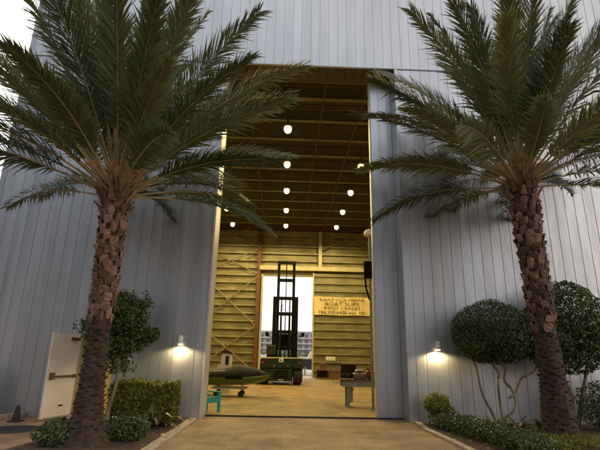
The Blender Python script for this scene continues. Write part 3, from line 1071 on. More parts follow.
def palm(base, top, r_lo, r_mid, r_hi, z_boot, label, seed, n_fr, L):
    t = thing('date_palm', base, label, 'palm tree', 'date palms beside the doorway')
    B, T = Vector(base), Vector(top)
    H = (T-B).length
    rr = np.random.default_rng(seed)
    b = MB()
    n, seg = 40, 22
    rings = []
    def rad(z):
        u = z/H
        r_ = np.interp(z, (0, z_boot*0.9, H), (r_lo, r_mid, r_hi))
        r_ += 0.20*math.exp(-z/0.28)               # root flare
        if z < z_boot:
            r_ += 0.02*math.sin(z*38)*0.5
        return r_
    for i in range(n+1):
        z = H*i/n
        c = B+(T-B)*(i/n)
        rings.append([tuple(c+Vector((math.cos(a), math.sin(a), 0))*rad(z)*(1+0.05*math.sin(a*5+z*3)+rr.normal(0, 0.025))) for a in (2*math.pi*k/seg for k in range(seg))])
    b.loft(rings, 0)
    # leaf scars low down, persistent cut leaf bases (boots) above
    z, k = 0.25, 0
    while z < H+0.05:
        hi = z > z_boot + rr.normal(0, 0.10)
        a = k*2.39996 + rr.normal(0, 0.08)
        c = B+(T-B)*(z/H)
        rad_ = rad(z)
        o = Vector((math.cos(a), math.sin(a), 0))
        s_ = Vector((-math.sin(a), math.cos(a), 0))
        u = Vector((0, 0, 1))
        if hi:
            ramp_ = min(1.0, 0.75+0.5*(z-z_boot))
            w, h, d = 0.155*rr.uniform(.75, 1.2), 0.20*rr.uniform(.8, 1.25), 0.075*rr.uniform(.5, 1.4)*ramp_
            dz = 0.0235
        else:
            w, h, d = 0.10*rr.uniform(.6, 1.3), 0.05*rr.uniform(.6, 1.5), 0.028*rr.uniform(.3, 1.5)
            dz = 0.012
        q = c+o*(rad_-0.03)
        if hi:
            # a rounded, overlapping scale: thick blunt lip at the top, tucked in below
            g = []
            tw = rr.normal(0, 0.25)
            for jv in range(6):
                tv = jv/5
                for iu in range(6):
                    tu = iu/5*2-1
                    wid = w*0.5*(0.45+0.75*math.sin(math.pi*(0.18+0.62*tv)))
                    bul = (1-tu*tu)**0.5
                    out_ = (d*(0.15+1.05*tv**0.8)*(0.35+0.65*bul)) if jv < 5 else d*0.30*bul-0.02
                    hh = h*(tv-0.5)*(1.0 if jv < 5 else 0.94)+0.02*rr.normal(0, 0.35)+tw*0.05*tu
                    g.append(q + s_*(wid*tu+rr.normal(0, 0.006)) + u*(hh+(rr.normal(0, 0.016) if jv >= 4 else 0)) + o*(out_+0.03+rr.normal(0, 0.007)))
            b.add(g, [(j_*6+i_, j_*6+i_+1, j_*6+i_+7, j_*6+i_+6) for j_ in range(5) for i_ in range(5)], 1)
            for _ in range(5):
                fb = q + s_*rr.uniform(-0.5, 0.5)*w + u*rr.uniform(-0.3, 0.55)*h + o*(0.02+d*rr.uniform(0.2, 0.9))
                fd = (u*rr.uniform(-0.6, 1.2) + s_*rr.normal(0, 0.7) + o*rr.uniform(0.1, 0.8)).normalized()
                fl = rr.uniform(0.05, 0.15)
                fs = fd.cross(o).normalized()*0.006
                b.add([fb-fs, fb+fs, fb+fd*fl+fs*0.2-u*0.02, fb+fd*fl-fs*0.2-u*0.02], [(0, 1, 2, 3)], 1)
            z += dz
            k += 1
            continue
        # 8-point wedge: narrow root below, blunt cut face above
        v = [q-s_*w*0.35-u*h*0.55, q+s_*w*0.35-u*h*0.55, q+s_*w*0.75+u*h*0.1, q-s_*w*0.75+u*h*0.1,
             q+o*(d+0.02)-s_*w*0.42-u*h*0.02, q+o*(d+0.02)+s_*w*0.42-u*h*0.02, q+o*(d+0.035)+s_*w*0.5+u*h*0.42, q+o*(d+0.035)-s_*w*0.5+u*h*0.42,
             q-s_*w*0.6+u*h*0.5, q+s_*w*0.6+u*h*0.5]
        b.add(v, [(0, 1, 5, 4), (4, 5, 6, 7), (7, 6, 9, 8), (1, 2, 6, 5), (0, 4, 7, 3), (2, 9, 6), (3, 7, 8), (0, 3, 2, 1), (3, 8, 9, 2)], 1 if hi else 0)
        z += dz
        k += 1
    # cut petiole stubs and fibre round the neck
    for i in range(34):
        a = i*2.39996+1.0
        o = Vector((math.cos(a), math.sin(a), 0))
        s_ = Vector((-math.sin(a), math.cos(a), 0))
        zz = -0.42+0.62*i/34
        p0 = T+o*(r_hi+0.015-0.16*max(0, zz+0.1))+Vector((0, 0, zz))
        e = R(52+28*i/34+rr.normal(0, 5))
        d_ = o*math.cos(e)+Vector((0, 0, math.sin(e)))
        l_ = rr.uniform(0.16, 0.34)
        nrm_ = d_.cross(s_)
        rings_ = []
        for q_, ww, hh in ((0, 0.075, 0.035), (0.5, 0.050, 0.028), (1.0, 0.036, 0.020)):
            c_ = p0+d_*l_*q_
            rings_.append([tuple(c_+s_*ww*x_+nrm_*hh*y_+d_*rr.normal(0, 0.012)*(q_ == 1.0)) for x_, y_ in ((-1, 0), (-.5, .8), (.5, .8), (1, 0), (.5, -.8), (-.5, -.8))])
        b.loft(rings_, 1)
        for _ in range(10):
            fb = p0+s_*rr.uniform(-0.09, 0.09)+d_*rr.uniform(-0.05, 0.2)
            fd = (Vector((0, 0, rr.uniform(-0.5, 1.0)))+s_*rr.normal(0, 0.6)+o*rr.uniform(0.1, 0.7)).normalized()
            fl = rr.uniform(0.08, 0.26)
            fs = fd.cross(o).normalized()*0.006
            b.add([fb-fs, fb+fs, fb+fd*fl+fs*0.2, fb+fd*fl-fs*0.2], [(0, 1, 2, 3)], 1)
    b.build('trunk', [M['trunk'], M['boot']], t)
    b = MB()
    for i in range(16):
        a = i*2.39996
        p0 = T+Vector((math.cos(a)*0.06, math.sin(a)*0.06, 0.15))
        l_ = rr.uniform(0.7, 1.15)
        e = rr.uniform(0.7, 1.25)
        o = Vector((math.cos(a)*math.cos(e), math.sin(a)*math.cos(e), math.sin(e)))
        pts = [p0+o*l_*q_+Vector((0, 0, -0.55*l_*q_**3)) for q_ in np.linspace(0, 1, 7)]
        b.tube(pts, [0.016, 0.014, 0.012, 0.012, 0.012, 0.01, 0.006], 5)
        for j in range(10):
            q0 = pts[4].lerp(pts[6], j/10)
            d_ = Vector(rr.normal(0, 0.6, 3)) + Vector((0, 0, -0.5))
            b.tube([q0, q0+d_*0.10, q0+d_*0.18+Vector((0, 0, -0.06))], 0.005, 4)
    b.build('fruit_stalks', M['stalk'], t)
    for i in range(n_fr):
        u = (i+0.5)/n_fr                       # 0 = youngest (upright), 1 = oldest (low)
        az = i*2.39996 + rr.normal(0, 0.15) + seed
        el = R(max(9, 86 - 74*u**0.95 + rr.normal(0, 4.5)))
        L_ = L*(0.86+0.2*math.sin(math.pi*min(1, u*1.1+0.1)))*rr.uniform(0.92, 1.06)
        droop = R(min(40, 18+19*u + rr.normal(0, 5)))
        p0 = T+Vector((math.cos(az), math.sin(az), 0))*(0.07+0.14*u) + Vector((0, 0, 0.30-0.40*u))
        frond_mesh(p0, az, el, L_, droop, seed*1000+i, t, rr.normal(0, 0.35))
    return t
palm((-3.52, 9.0, 0.0), (-3.58, 9.0, 4.85), 0.25, 0.185, 0.235, 2.25, 'tall date palm left of the doorway with rough brown trunk', 3, 70, 4.25)
palm((5.76, 9.9, 0.0), (5.57, 9.9, 5.70), 0.30, 0.225, 0.28, 2.35, 'tall date palm right of the doorway among clipped shrubs', 5, 70, 4.3)

# ------------------------------------------------------------------ things outside on the pavement
t = thing('rubber_cone', (-6.35, 11.9, 0), 'small black rubber cone on the pavement beside the open door', 'cone')
b = MB()
b.bbox(-6.49, -6.21, 11.76, 12.04, 0.0, 0.03, 0.01)
b.build('base', M['black'], t)
b = MB()
b.tube([(-6.35, 11.9, 0.03), (-6.35, 11.9, 0.22), (-6.35, 11.9, 0.36)], [0.095, 0.065, 0.035], 14)
b.build('cone_body', M['black'], t)
b = MB()
cx, cy = -5.75, 10.75
for r0, r1, z in ((0.0, 0.50, 0.006), (0.52, 0.58, 0.008)):
    n = 40
    if r0 == 0:
        b.add([(cx+r1*math.cos(2*math.pi*k/n), cy+r1*math.sin(2*math.pi*k/n), z) for k in range(n)], [tuple(range(n))])
    else:
        v = [(cx+q*math.cos(2*math.pi*k/n), cy+q*math.sin(2*math.pi*k/n), z) for q in (r0, r1) for k in range(n)]
        b.add(v, [(k, (k+1) % n, n+(k+1) % n, n+k) for k in range(n)])
for i in range(-4, 5):
    l_ = math.sqrt(0.46**2-(i*0.1)**2)
    b.box(cx-l_, cx+l_, cy+i*0.1-0.02, cy+i*0.1+0.02, 0.006, 0.012)
tag(set_origin(b.build('manhole_cover', M['track']), (cx, cy, 0)), 'dark round manhole cover set flush in the pavement', 'manhole cover')

# ------------------------------------------------------------------ inside: banner
def add_text(txt, size, loc, mat, parent, name='lettering', width=None):
    c = bpy.data.curves.new(name, 'FONT')
    c.body = txt
    c.size = size
    c.align_x = 'CENTER'
    c.align_y = 'CENTER'
    c.extrude = 0.004
    c.offset = -0.002
    c.materials.append(mat)
    o = bpy.data.objects.new(name, c)
    COL.objects.link(o)
    o.location = Vector(loc)-parent.location
    o.rotation_euler = (R(90), 0, 0)
    bpy.context.view_layer.update()
    me = bpy.data.meshes.new_from_object(o.evaluated_get(bpy.context.evaluated_depsgraph_get()))
    sx = width/max(0.01, o.dimensions.x) if width else 1
    me.transform(Matrix.Rotation(R(90), 4, 'X') @ Matrix.Diagonal((sx, 1, 1, 1)))
    bpy.data.objects.remove(o)
    n = bpy.data.objects.new(name, me)
    COL.objects.link(n)
    n.location = Vector(loc)-parent.location
    n.parent = parent
    return n
YN = YB-0.60
t = thing('banner', (4.92, YN, 5.10), 'wide yellow banner with black boat slips lettering on rear sliding door', 'banner')
b = MB()
nx = 40
v, f = [], []
for j in range(2):
    for i in range(nx+1):
        v.append((2.50+4.85*i/nx, YN+0.02*math.sin(i*0.9)+0.012*math.sin(i*2.3+j), 5.15+1.55*j+0.02*math.sin(i*0.25)))
for i in range(nx):
    f.append((i, i+1, nx+2+i, nx+1+i))
b.add(v, f)
sh = b.build('banner_sheet', M['banner'], t)
for txt, size, z, w in (('SUNNY VILLA MARINA', 0.30, 6.45, 3.9), ('BOAT SLIPS', 0.42, 6.10, 2.9), ('RENT / SALES', 0.32, 5.75, 3.1), ('786.203.6400 ext. 101', 0.34, 5.38, 4.0)):
    add_text(txt, size, (4.92, YN-0.045, z), M['ink'], t, width=w)

# notice sheet and clutter at the foot of the rear door
t = tag(set_origin(MB().box(3.55, 4.35, YB-0.56, YB-0.545, 1.42, 1.75).build('notice_sheet', M['white']), (3.95, YB-0.51, 1.42)), 'small pale notice sheet low on the rear sliding door', 'notice')
def crate(x0, x1, y0, y1, h, z, label, mat):
    t = thing('crate', ((x0+x1)/2, (y0+y1)/2, z), label, 'crate', 'crates by the rear sliding door')
    b = MB()
    k = max(3, int((x1-x0)/0.25))
    for i in range(k):
        xa = x0+(x1-x0)*i/k
        b.bbox(xa+0.01, x0+(x1-x0)*(i+1)/k-0.01, y0, y0+0.03, z+0.05, z+h, 0.004)
    b.box(x0+0.012, x1-0.012, y0+0.035, y1, z+0.04, z+h-0.03)
    b.build('crate_body', mat, t)
    for zb in (z+h-0.1, z+0.02):
        b = MB()
        b.bbox(x0-0.02, x1+0.02, y0-0.03, y0-0.002, zb, zb+0.1, 0.005)
        b.build('batten', M['rust'], t)
crate(2.75, 3.6, 38.0, 38.7, 0.75, 0, 'dark slatted crate at the edge of the rear doorway', M['mast'])
crate(3.75, 4.6, 38.0, 38.7, 0.70, 0, 'brown slatted crate on the floor right of the dark crate', M['rust'])
crate(4.75, 5.9, 37.9, 38.7, 1.25, 0, 'tall black crate behind the workbench clutter', M['mast'])
crate(2.95, 3.5, 38.1, 38.6, 0.45, 0.752, 'small brown crate on top of the dark crate', M['rust'])

# ------------------------------------------------------------------ forklift
FX, FY = -0.12, 28.7
t = thing('forklift', (FX, FY+1.5, 0), 'large dark green marine forklift with tall black mast in the rear doorway', 'forklift')
b = MB()
b.bbox(FX-1.28, FX+1.27, FY, FY+0.75, 0.95, 1.52, 0.06)
b.bbox(FX-0.74, FX+0.72, FY+0.05, FY+0.7, 0.22, 0.96, 0.05)
b.prism([(FX-1.28, 0.95), (FX-0.75, 0.95), (FX-0.75, 0.5)], 1, FY+0.1, FY+0.6)
b.build('counterweight', M['green'], t)
b = MB()
b.bbox(FX-0.75, FX+0.75, FY+0.76, FY+3.6, 0.55, 1.35, 0.06)
b.bbox(FX-1.05, FX+1.05, FY+2.9, FY+3.7, 0.35, 0.9, 0.05)
b.build('chassis', M['green'], t)
b = MB()
b.bbox(FX-1.30, FX+1.29, FY-0.02, FY+0.5, 1.525, 1.60, 0.02)
b.build('top_rail', M['palebeam'], t)
b = MB()
b.box(FX-0.14, FX+0.14, FY-0.035, FY-0.022, 1.32, 1.57)
b.build('emblem', M['white'], t)
b = MB()
b.prism([(FX-0.10, 1.36), (FX+0.0, 1.50), (FX+0.10, 1.36), (FX+0.0, 1.41)], 1, FY-0.042, FY-0.0355)
b.build('emblem_mark', M['mast'], t)
def wheel(x0, x1, yc, r_):
    b = MB()
    b.tube([(x0, yc, r_), (x0+0.05, yc, r_), (x1-0.05, yc, r_), (x1, yc, r_)], [r_*0.9, r_, r_, r_*0.9], 28)
    w = b.build('wheel', M['black'], t)
    b = MB()
    xo = x1 if x0 > FX else x0
    b.tube([(xo-0.03, yc, r_), (xo+0.03, yc, r_)], r_*0.5, 18)
    b.build('rim', M['steel'], w)
wheel(FX+0.76, FX+1.24, FY+0.62, 0.56)
wheel(FX-1.24, FX-0.76, FY+0.95, 0.50)
wheel(FX+0.98, FX+1.42, FY+3.2, 0.62)
wheel(FX-1.42, FX-0.98, FY+3.2, 0.62)
b = MB()
b.prism([(FX-1.55, 0.02), (FX-0.76, 0.02), (FX-0.76, 0.35), (FX-0.95, 0.38)], 1, FY+0.2, FY+0.5)
b.build('step', M['mast'], t)
for sx in (-1, 1):
    b = MB()
    b.bbox(FX+sx*1.12-0.07, FX+sx*1.12+0.07, FY-0.03, FY-0.001, 1.22, 1.36, 0.008)
    b.build('tail_light', M['red'], t)
    b = MB()
    b.tube([(FX+sx*0.42, FY-0.035, 1.10), (FX+sx*0.42, FY-0.001, 1.10)], 0.05, 12)
    b.build('bolt', M['steel'], t)
b = MB()
for i in range(7):
    b.box(FX-0.42, FX+0.42, FY+0.028, FY+0.046, 0.38+i*0.07, 0.41+i*0.07)
b.build('grille', M['mast'], t)
b = MB()
b.bbox(FX-0.16, FX+0.16, FY+0.0, FY+0.045, 0.24, 0.34, 0.01)
b.tube([(FX, FY-0.03, 0.22), (FX, FY-0.03, 0.36)], 0.03, 8)
b.build('tow_hitch', M['steel'], t)
# mast
YM = FY+3.9
for sx, z1 in ((-0.40, 4.9), (-0.36, 5.3), (0.42, 5.1)):
    b = MB()
    b.tube([(FX+0.18+sx, FY+3.2, 1.3), (FX+0.18+sx*0.9, YM-0.25, 2.6), (FX+0.18+sx*0.8, YM-0.10, z1-0.6), (FX+0.18+sx*0.6, YM-0.06, z1), (FX+0.18+sx*0.4, YM-0.08, z1-0.5)], 0.022, 6)
    b.build('hydraulic_hose', M['black'], t, True)
for sx in (-1, 1):
    b = MB()
    b.box(FX+0.18+sx*0.78-0.12, FX+0.18+sx*0.78+0.12, YM, YM+0.3, 0.15, 5.75)
    b.build('outer_mast_rail', M['mast'], t)
    b = MB()
    b.box(FX+0.18+sx*0.555-0.10, FX+0.18+sx*0.555+0.10, YM+0.05, YM+0.28, 0.3, 8.35)
    b.build('inner_mast_rail', M['mast'], t)
    b = MB()
    b.tube([(FX+0.18+sx*0.30, YM-0.02, 0.5), (FX+0.18+sx*0.30, YM-0.02, 4.6)], 0.075, 10)
    b.tube([(FX+0.18+sx*0.30, YM-0.02, 4.6), (FX+0.18+sx*0.30, YM-0.02, 5.7)], 0.045, 10)
    b.build('lift_cylinder', M['mast'], t)
b = MB()
b.tube([(FX+0.18, YM+0.1, 1.0), (FX+0.18, YM+0.1, 8.3)], 0.035, 8)
b.build('chain', M['mast'], t)
for z, w in ((8.25, 0.66), (6.95, 0.56), (5.65, 0.90), (4.55, 0.80), (3.3, 0.80), (2.25, 0.85)):
    b = MB()
    b.box(FX+0.18-w, FX+0.18+w, YM-0.05, YM+0.04, z-0.10, z+0.14)
    b.build('cross_member', M['mast'], t)
b = MB()
b.bbox(FX+0.18-0.85, FX+0.18+0.85, YM+0.35, YM+0.5, 2.1, 3.2, 0.03)
b.build('carriage', M['mast'], t)
for sx in (-1, 1):
    b = MB()
    b.box(FX+0.18+sx*0.6-0.1, FX+0.18+sx*0.6+0.1, YM+0.51, YM+0.6, 0.9, 2.9)
    b.box(FX+0.18+sx*0.6-0.1, FX+0.18+sx*0.6+0.1, YM+0.51, YM+3.2, 0.83, 0.90)
    b.build('fork', M['mast'], t)
    b = MB()
    b.beam((FX+0.18+sx*0.9, YM, 2.9), (FX+0.18+sx*1.25, YM-0.1, 3.15), 0.04)
    b.bbox(FX+0.18+sx*1.25-0.12, FX+0.18+sx*1.25+0.12, YM-0.14, YM-0.09, 3.0, 3.3, 0.02)
    b.build('mirror', M['mast'], t)
b = MB()
b.bbox(FX-0.95, FX-0.35, FY+1.2, FY+1.8, 1.55, 1.75, 0.05)
b.bbox(FX-0.95, FX-0.35, FY+1.1, FY+1.25, 1.7, 2.35, 0.05)
b.build('seat', M['black'], t)
b = MB()
b.tube([(FX-0.65, FY+2.5, 1.3), (FX-0.65, FY+2.3, 2.0)], 0.03, 8)
ring = [(FX-0.65+0.2*math.cos(a), FY+2.28+0.05*math.sin(a), 2.02+0.19*math.sin(a)) for a in np.linspace(0, 2*math.pi, 19)]
b.tube(ring, 0.02, 6, caps=False)
b.build('steering_wheel', M['black'], t)

# ------------------------------------------------------------------ green boat on its dolly
BY = 20.3
t = thing('small_boat', (-2.4, BY, 0.40), 'small yellow green boat under a dark cover on a wheeled dolly', 'boat')
def hull_ring(x, hw, zk, zc, zs, zr):
    return [(x, BY, zk), (x, BY-hw*0.72, zc), (x, BY-hw, zs), (x, BY-hw*0.9, zr), (x, BY, zr), (x, BY+hw*0.9, zr), (x, BY+hw, zs), (x, BY+hw*0.72, zc)]
b = MB()
st = [(-4.35, 0.50, 0.44, 0.50, 0.70, 0.78), (-3.6, 0.58, 0.41, 0.47, 0.70, 0.78), (-2.6, 0.60, 0.41, 0.47, 0.71, 0.79), (-1.7, 0.56, 0.43, 0.50, 0.73, 0.80), (-1.1, 0.40, 0.50, 0.58, 0.77, 0.83), (-0.75, 0.20, 0.63, 0.70, 0.81, 0.86), (-0.56, 0.04, 0.78, 0.80, 0.85, 0.88)]
b.loft([hull_ring(*s_) for s_ in st])
hull = b.build('hull', M['hull'], t)
b = MB()
cs = [(-4.33, 0.44, 0.95), (-3.6, 0.56, 1.02), (-3.0, 0.58, 1.06), (-2.5, 0.58, 1.10), (-2.15, 0.56, 1.20), (-1.85, 0.54, 1.27), (-1.6, 0.50, 1.22), (-1.2, 0.38, 1.15), (-0.85, 0.22, 1.02), (-0.60, 0.06, 0.92)]
rings = []
for x, hw, zt in cs:
    z0 = 0.79+0.1*max(0, (x+1.7)/1.1)
    rings.append([(x, BY+hw*1.04*math.cos(a), z0+(zt-z0)*max(0, math.sin(a))**0.7) for a in np.linspace(0, math.pi, 11)])
b.loft(rings, 0, closed=True)
b.build('cover', M['cover'], t, True)
b = MB()
b.beam((-3.9, BY-0.60, 1.0), (-2.4, BY-0.60, 1.03), 0.02, 0.05)
b.build('trim_stripe', M['white'], t)
b = MB()
b.bbox(-2.35, -1.65, BY-0.615, BY-0.58, 0.70, 0.82, 0.01)
b.build('side_vent', M['mast'], t)
t = thing('boat_dolly', (-2.2, BY, 0), 'low dark steel dolly with caster wheels under the green boat', 'dolly')
b = MB()
for yy in (BY-0.35, BY+0.35):
    b.beam((-2.95, yy, 0.34), (-1.5, yy, 0.34), 0.06, 0.06)
for xx in (-2.73, -1.72):
    b.beam((xx, BY-0.4, 0.375), (xx, BY+0.4, 0.375), 0.07, 0.05)
b.build('frame', M['steel'], t)
for xx in (-2.73, -1.72):
    for yy in (BY-0.35, BY+0.35):
        b = MB()
        b.beam((xx+0.03, yy, 0.31), (xx, yy, 0.14), 0.05, 0.05)
        lg = b.build('leg', M['steel'], t)
        b = MB()
        b.tube([(xx, yy-0.045, 0.115), (xx, yy-0.03, 0.115), (xx, yy+0.03, 0.115), (xx, yy+0.045, 0.115)], [0.09, 0.115, 0.115, 0.09], 18)
        b.build('caster', M['black'], lg)
# white console behind
t = thing('boat_console', (-2.72, 22.3, 0), 'white boat console with dark windscreen and dark red cap standing behind green boat', 'console')
b = MB()
b.prism([(-2.98, 0.0), (-2.40, 0.0), (-2.44, 1.70), (-2.84, 1.74), (-2.90, 1.26), (-3.02, 1.22)], 1, 22.0, 22.6)
b.build('console_body', M['white'], t)
b = MB()
b.bbox(-2.68, -2.53, 21.985, 22.02, 1.22, 1.62, 0.01)
b.build('windscreen', M['glassdark'], t)
b = MB()
b.prism([(-2.90, 1.745), (-2.40, 1.705), (-2.42, 1.78), (-2.60, 1.90), (-2.74, 1.92), (-2.88, 1.82)], 1, 21.98, 22.62)
b.build('cap', M['cap'], t)

# ------------------------------------------------------------------ turquoise chair
CX, CY = -2.27, 14.50
t = thing('garden_chair', (CX, CY, 0), 'turquoise plastic slatted garden chair just inside the left jamb', 'chair')
b = MB()
for i in range(5):
    xa = CX-0.26+i*0.115
    b.bbox(xa, xa+0.10, CY-0.25, CY+0.25, 0.34+0.018*i, 0.37+0.018*i, 0.008)
b.build('seat', M['turq'], t)
b = MB()
for i in range(5):
    yy = CY-0.24+i*0.1
    h = 0.86+0.05*math.sin(math.pi*(i+0.5)/5)
    b.beam((CX-0.24, yy+0.04, 0.33), (CX-0.24+0.13-0.25, yy+0.04, h), 0.025, 0.085, upv=(0, 1, 0))
b.build('backrest', M['turq'], t)
for sy in (-1, 1):
    for xx, zt in ((CX+0.25, 0.54), (CX-0.27, 0.50)):
        b = MB()
        b.beam((xx+0.02, CY+sy*0.29, 0.0), (xx, CY+sy*0.29, zt), 0.05, 0.10)
        b.build('leg', M['turq'], t)
    b = MB()
    b.bbox(CX-0.34, CX+0.34, CY+sy*0.30-0.06, CY+sy*0.30+0.06, 0.545, 0.575, 0.01)
    b.build('armrest', M['turq'], t)

b = MB()
b.bbox(CX+0.255, CX+0.28, CY-0.25, CY+0.25, 0.27, 0.41, 0.008)
b.build('apron', M['turq'], t)
t.rotation_euler.z = R(-35)

# ------------------------------------------------------------------ workbench and clutter
t = thing('workbench', (2.9, 16.9, 0), 'grey steel workbench just inside the right door leaf', 'workbench')
b = MB()
b.bbox(2.03, 3.75, 16.55, 17.25, 0.86, 0.91, 0.01)
b.build('bench_top', M['rust'], t)
b = MB()
b.box(2.09, 3.70, 16.60, 16.63, 0.66, 0.858)
b.box(2.09, 3.70, 17.17, 17.20, 0.66, 0.858)
b.build('apron', M['bench'], t)
for xx in (2.30, 3.5):
    for yy in (16.66, 17.14):
        b = MB()
        b.box(xx-0.05, xx+0.05, yy-0.02, yy+0.02, 0.0, 0.655)
        b.box(xx-0.045, xx-0.015, yy-0.022, yy+0.05, 0.0, 0.652)
        b.box(xx-0.1, xx+0.16, yy-0.05, yy+0.05, 0.0, 0.02)
        b.build('leg', M['bench'], t)
b = MB()
b.box(2.355, 2.50, 16.9, 16.93, 0.12, 0.65)
b.beam((2.3, 16.9, 0.15), (2.55, 16.86, 0.64), 0.03)
b.build('brace', M['jamb'], t)
zt = 0.912
t = thing('outboard_engine', (2.75, 16.85, zt), 'grey stripped outboard engine block lying on the workbench', 'engine')
b = MB()
b.bbox(2.50, 2.98, 16.72, 17.02, zt, zt+0.22, 0.04)
b.bbox(2.58, 2.90, 16.76, 16.98, zt+0.22, zt+0.33, 0.04)
b.build('engine_block', M['steel'], t)
for xx in (2.6, 2.74, 2.88):
    b = MB()
    b.tube([(xx, 16.87, zt+0.10), (xx, 16.66, zt+0.13)], [0.05, 0.045], 12)
    b.build('cylinder', M['rust'], t)
b = MB()
b.tube([(2.40, 16.85, zt+0.1), (2.52, 16.85, zt+0.12)], [0.09, 0.07], 14)
b.build('flywheel', M['mast'], t)
b = MB()
cc = []
for i in range(70):
    a = i*0.35
    r_ = 0.15+0.012*math.sin(i)
    cc.append((2.22+r_*math.cos(a), 16.85+r_*math.sin(a), zt+0.02+0.0022*i))
b.tube(cc, 0.018, 6)
tag(set_origin(b.build('hose_coil', M['black']), (2.22, 16.85, zt)), 'coiled black hose at the near end of the workbench', 'hose')
t = thing('fuel_can', (3.12, 16.80, zt), 'red metal fuel can on the workbench beside the engine', 'fuel can')
b = MB()
b.bbox(3.00, 3.24, 16.70, 16.90, zt, zt+0.30, 0.03)
b.build('can_body', M['red'], t)
b = MB()
b.tube([(3.05, 16.80, zt+0.30), (3.02, 16.80, zt+0.38)], 0.025, 10)
b.build('spout', M['mast'], t)
b = MB()
b.tube([(3.09, 16.80, zt+0.30), (3.10, 16.80, zt+0.37), (3.19, 16.80, zt+0.37), (3.20, 16.80, zt+0.30)], 0.013, 8)
b.build('handle', M['red'], t)
t = thing('propeller', (2.95, 16.62, zt), 'bronze boat propeller leaning on the workbench front', 'propeller')
b = MB()
pc = Vector((3.05, 16.61, zt+0.13))
b.tube([pc-Vector((0, 0.05, 0)), pc+Vector((0, 0.05, 0))], [0.035, 0.03], 12)
for k in range(3):
    a = k*2.094+0.5
    d1 = Vector((math.cos(a), 0, math.sin(a)))
    d2 = Vector((-math.sin(a), 0, math.cos(a)))
    b.add([pc+d1*0.03-d2*0.015, pc+d1*0.08-d2*0.06+Vector((0, -0.02, 0)), pc+d1*0.13, pc+d1*0.08+d2*0.06+Vector((0, 0.02, 0)), pc+d1*0.03+d2*0.015], [(0, 1, 2, 3, 4)])
b.build('blades', M['brass'], t)
t = tag(set_origin(MB().bbox(3.32, 3.66, 16.7, 17.0, zt, zt+0.24, 0.01).build('cardboard_box', M['rust']), (3.5, 16.85, zt)), 'brown box at the wall end of the workbench', 'box')

# ------------------------------------------------------------------ pole with white dome just inside the right leaf
PX, PY = 3.02, 15.9
t = thing('signal_pole', (PX, PY, 0), 'slim grey pole with white dome and dark control box inside right door leaf', 'pole')
b = MB()
b.tube([(PX, PY, 0.0), (PX, PY, 6.0)], 0.045, 12)
b.bbox(PX-0.14, PX+0.14, PY-0.14, PY+0.14, 0.0, 0.03, 0.01)
b.build('pole', M['steel'], t)
b = MB()
rings = [[(PX-0.02+r_*math.cos(a), PY+r_*math.sin(a), z) for a in np.linspace(0, 2*math.pi, 17)[:-1]] for r_, z in ((0.17, 5.95), (0.175, 6.0), (0.15, 6.10), (0.09, 6.17), (0.02, 6.19))]
b.loft(rings)
b.build('dome', M['white'], t, True)
b = MB()
b.bbox(PX-0.24, PX+0.16, PY-0.16, PY-0.05, 4.35, 4.95, 0.03)
b.tube([(PX-0.2, PY-0.1, 4.36), (PX-0.17, PY-0.1, 4.0), (PX-0.05, PY-0.06, 3.6)], 0.03, 8)
b.build('control_box', M['mast'], t)
b = MB()
b.bbox(PX-0.27, PX+0.19, PY-0.19, PY-0.03, 4.955, 5.0, 0.01)
b.build('box_lid', M['palebeam'], t)

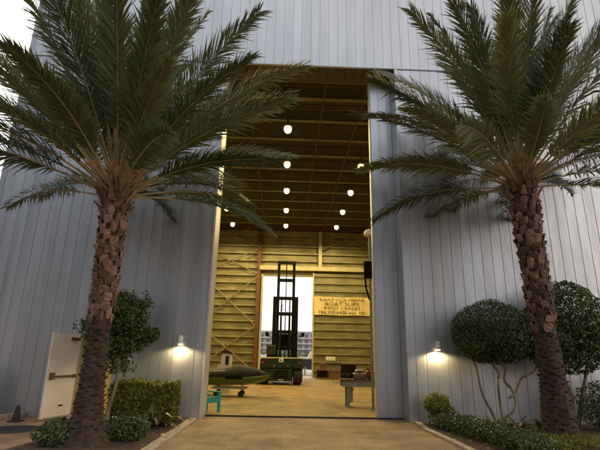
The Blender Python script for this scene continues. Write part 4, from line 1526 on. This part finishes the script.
# ------------------------------------------------------------------ beyond the rear doorway
t = thing('apartment_block', (0, 262, 0), 'pale apartment block with rows of windows far beyond the rear doorway', 'building')
b = MB()
b.box(-22, 24, 262, 280, 0, 15.2)
b.build('wall', M['flatwhite'], t)
b = MB()
b.box(-22.4, 24.4, 261.6, 280.4, 15.2, 16.0)
b.build('roof', M['white'], t)
for i in range(12):
    for j in range(5):
        b = MB()
        b.box(-20.5+i*3.6, -18.6+i*3.6, 261.8, 262.02, 1.0+j*2.9, 2.7+j*2.9)
        b.build('window', M['window'], t)
for j in range(5):
    b = MB()
    b.box(-22, 24, 261.0, 261.99, 0.2+j*2.9, 0.45+j*2.9)
    b.build('balcony', M['white'], t)
def yard_boat(name, x, y, L, label, mat, z0=0.9):
    t = thing(name, (x, y, 0), label, 'boat', 'boats stored in the yard')
    b = MB()
    rings = []
    for u, hw, zk, zs in ((0, 0.95, 0.15, 1.05), (0.35, 1.05, 0.05, 1.05), (0.65, 0.95, 0.08, 1.15), (0.85, 0.55, 0.35, 1.25), (1.0, 0.05, 0.95, 1.36)):
        xx = x+L*(u-0.5)
        rings.append([(xx, y, z0+zk), (xx, y-hw*0.75, z0+zk+0.35*(zs-zk)), (xx, y-hw, z0+zs), (xx, y, z0+zs-0.02), (xx, y+hw, z0+zs), (xx, y+hw*0.75, z0+zk+0.35*(zs-zk))])
    b.loft(rings)
    b.build('hull', mat, t)
    b = MB()
    b.prism([(x-0.9, z0+1.05), (x+0.9, z0+1.05), (x+0.3, z0+1.75), (x-0.5, z0+1.8)], 1, y-0.6, y+0.6)
    b.build('cabin', M['boatwhite'], t)
    b = MB()
    b.prism([(x+0.42, z0+1.62), (x+0.82, z0+1.16), (x+0.90, z0+1.16), (x+0.48, z0+1.66)], 1, y-0.62, y+0.62)
    b.build('windscreen', M['glassdark'], t)
    for xx in (x-L*0.25, x+L*0.2):
        b = MB()
        b.beam((xx, y-0.9, 0.0), (xx, y-0.5, z0+0.45), 0.12)
        b.beam((xx, y+0.9, 0.0), (xx, y+0.5, z0+0.45), 0.12)
        b.beam((xx, y-0.7, z0-0.02+0.1), (xx, y+0.7, z0-0.02+0.1), 0.12)
        b.build('stand', M['steel'], t)
yard_boat('motorboat', 5.2, 52, 7.0, 'white motorboat on stands in the yard right of the forklift', M['boatwhite'], 0.7)
yard_boat('motorboat', 3.2, 46, 4.2, 'dark blue motorboat on stands in the yard nearest the rear doorway', M['navy'], 0.45)
yard_boat('motorboat', -4.5, 60, 7.0, 'white motorboat on stands in the yard left of the forklift', M['boatwhite'], 0.7)
V = np.concatenate([blob((x, 100+2*math.sin(x), 1.4), (2.2, 1.6, 1.5), 900, 0.4, int(200+x), 0.2, 0.3) for x in range(-22, 24, 3)])
plain_bush('yard_hedge', 'green hedge across the far side of the yard', 'hedge', V, M['leafmid'], (0, 100, 0))
print('vertices', sum(len(o.data.vertices) for o in bpy.data.objects if o.type == 'MESH'))
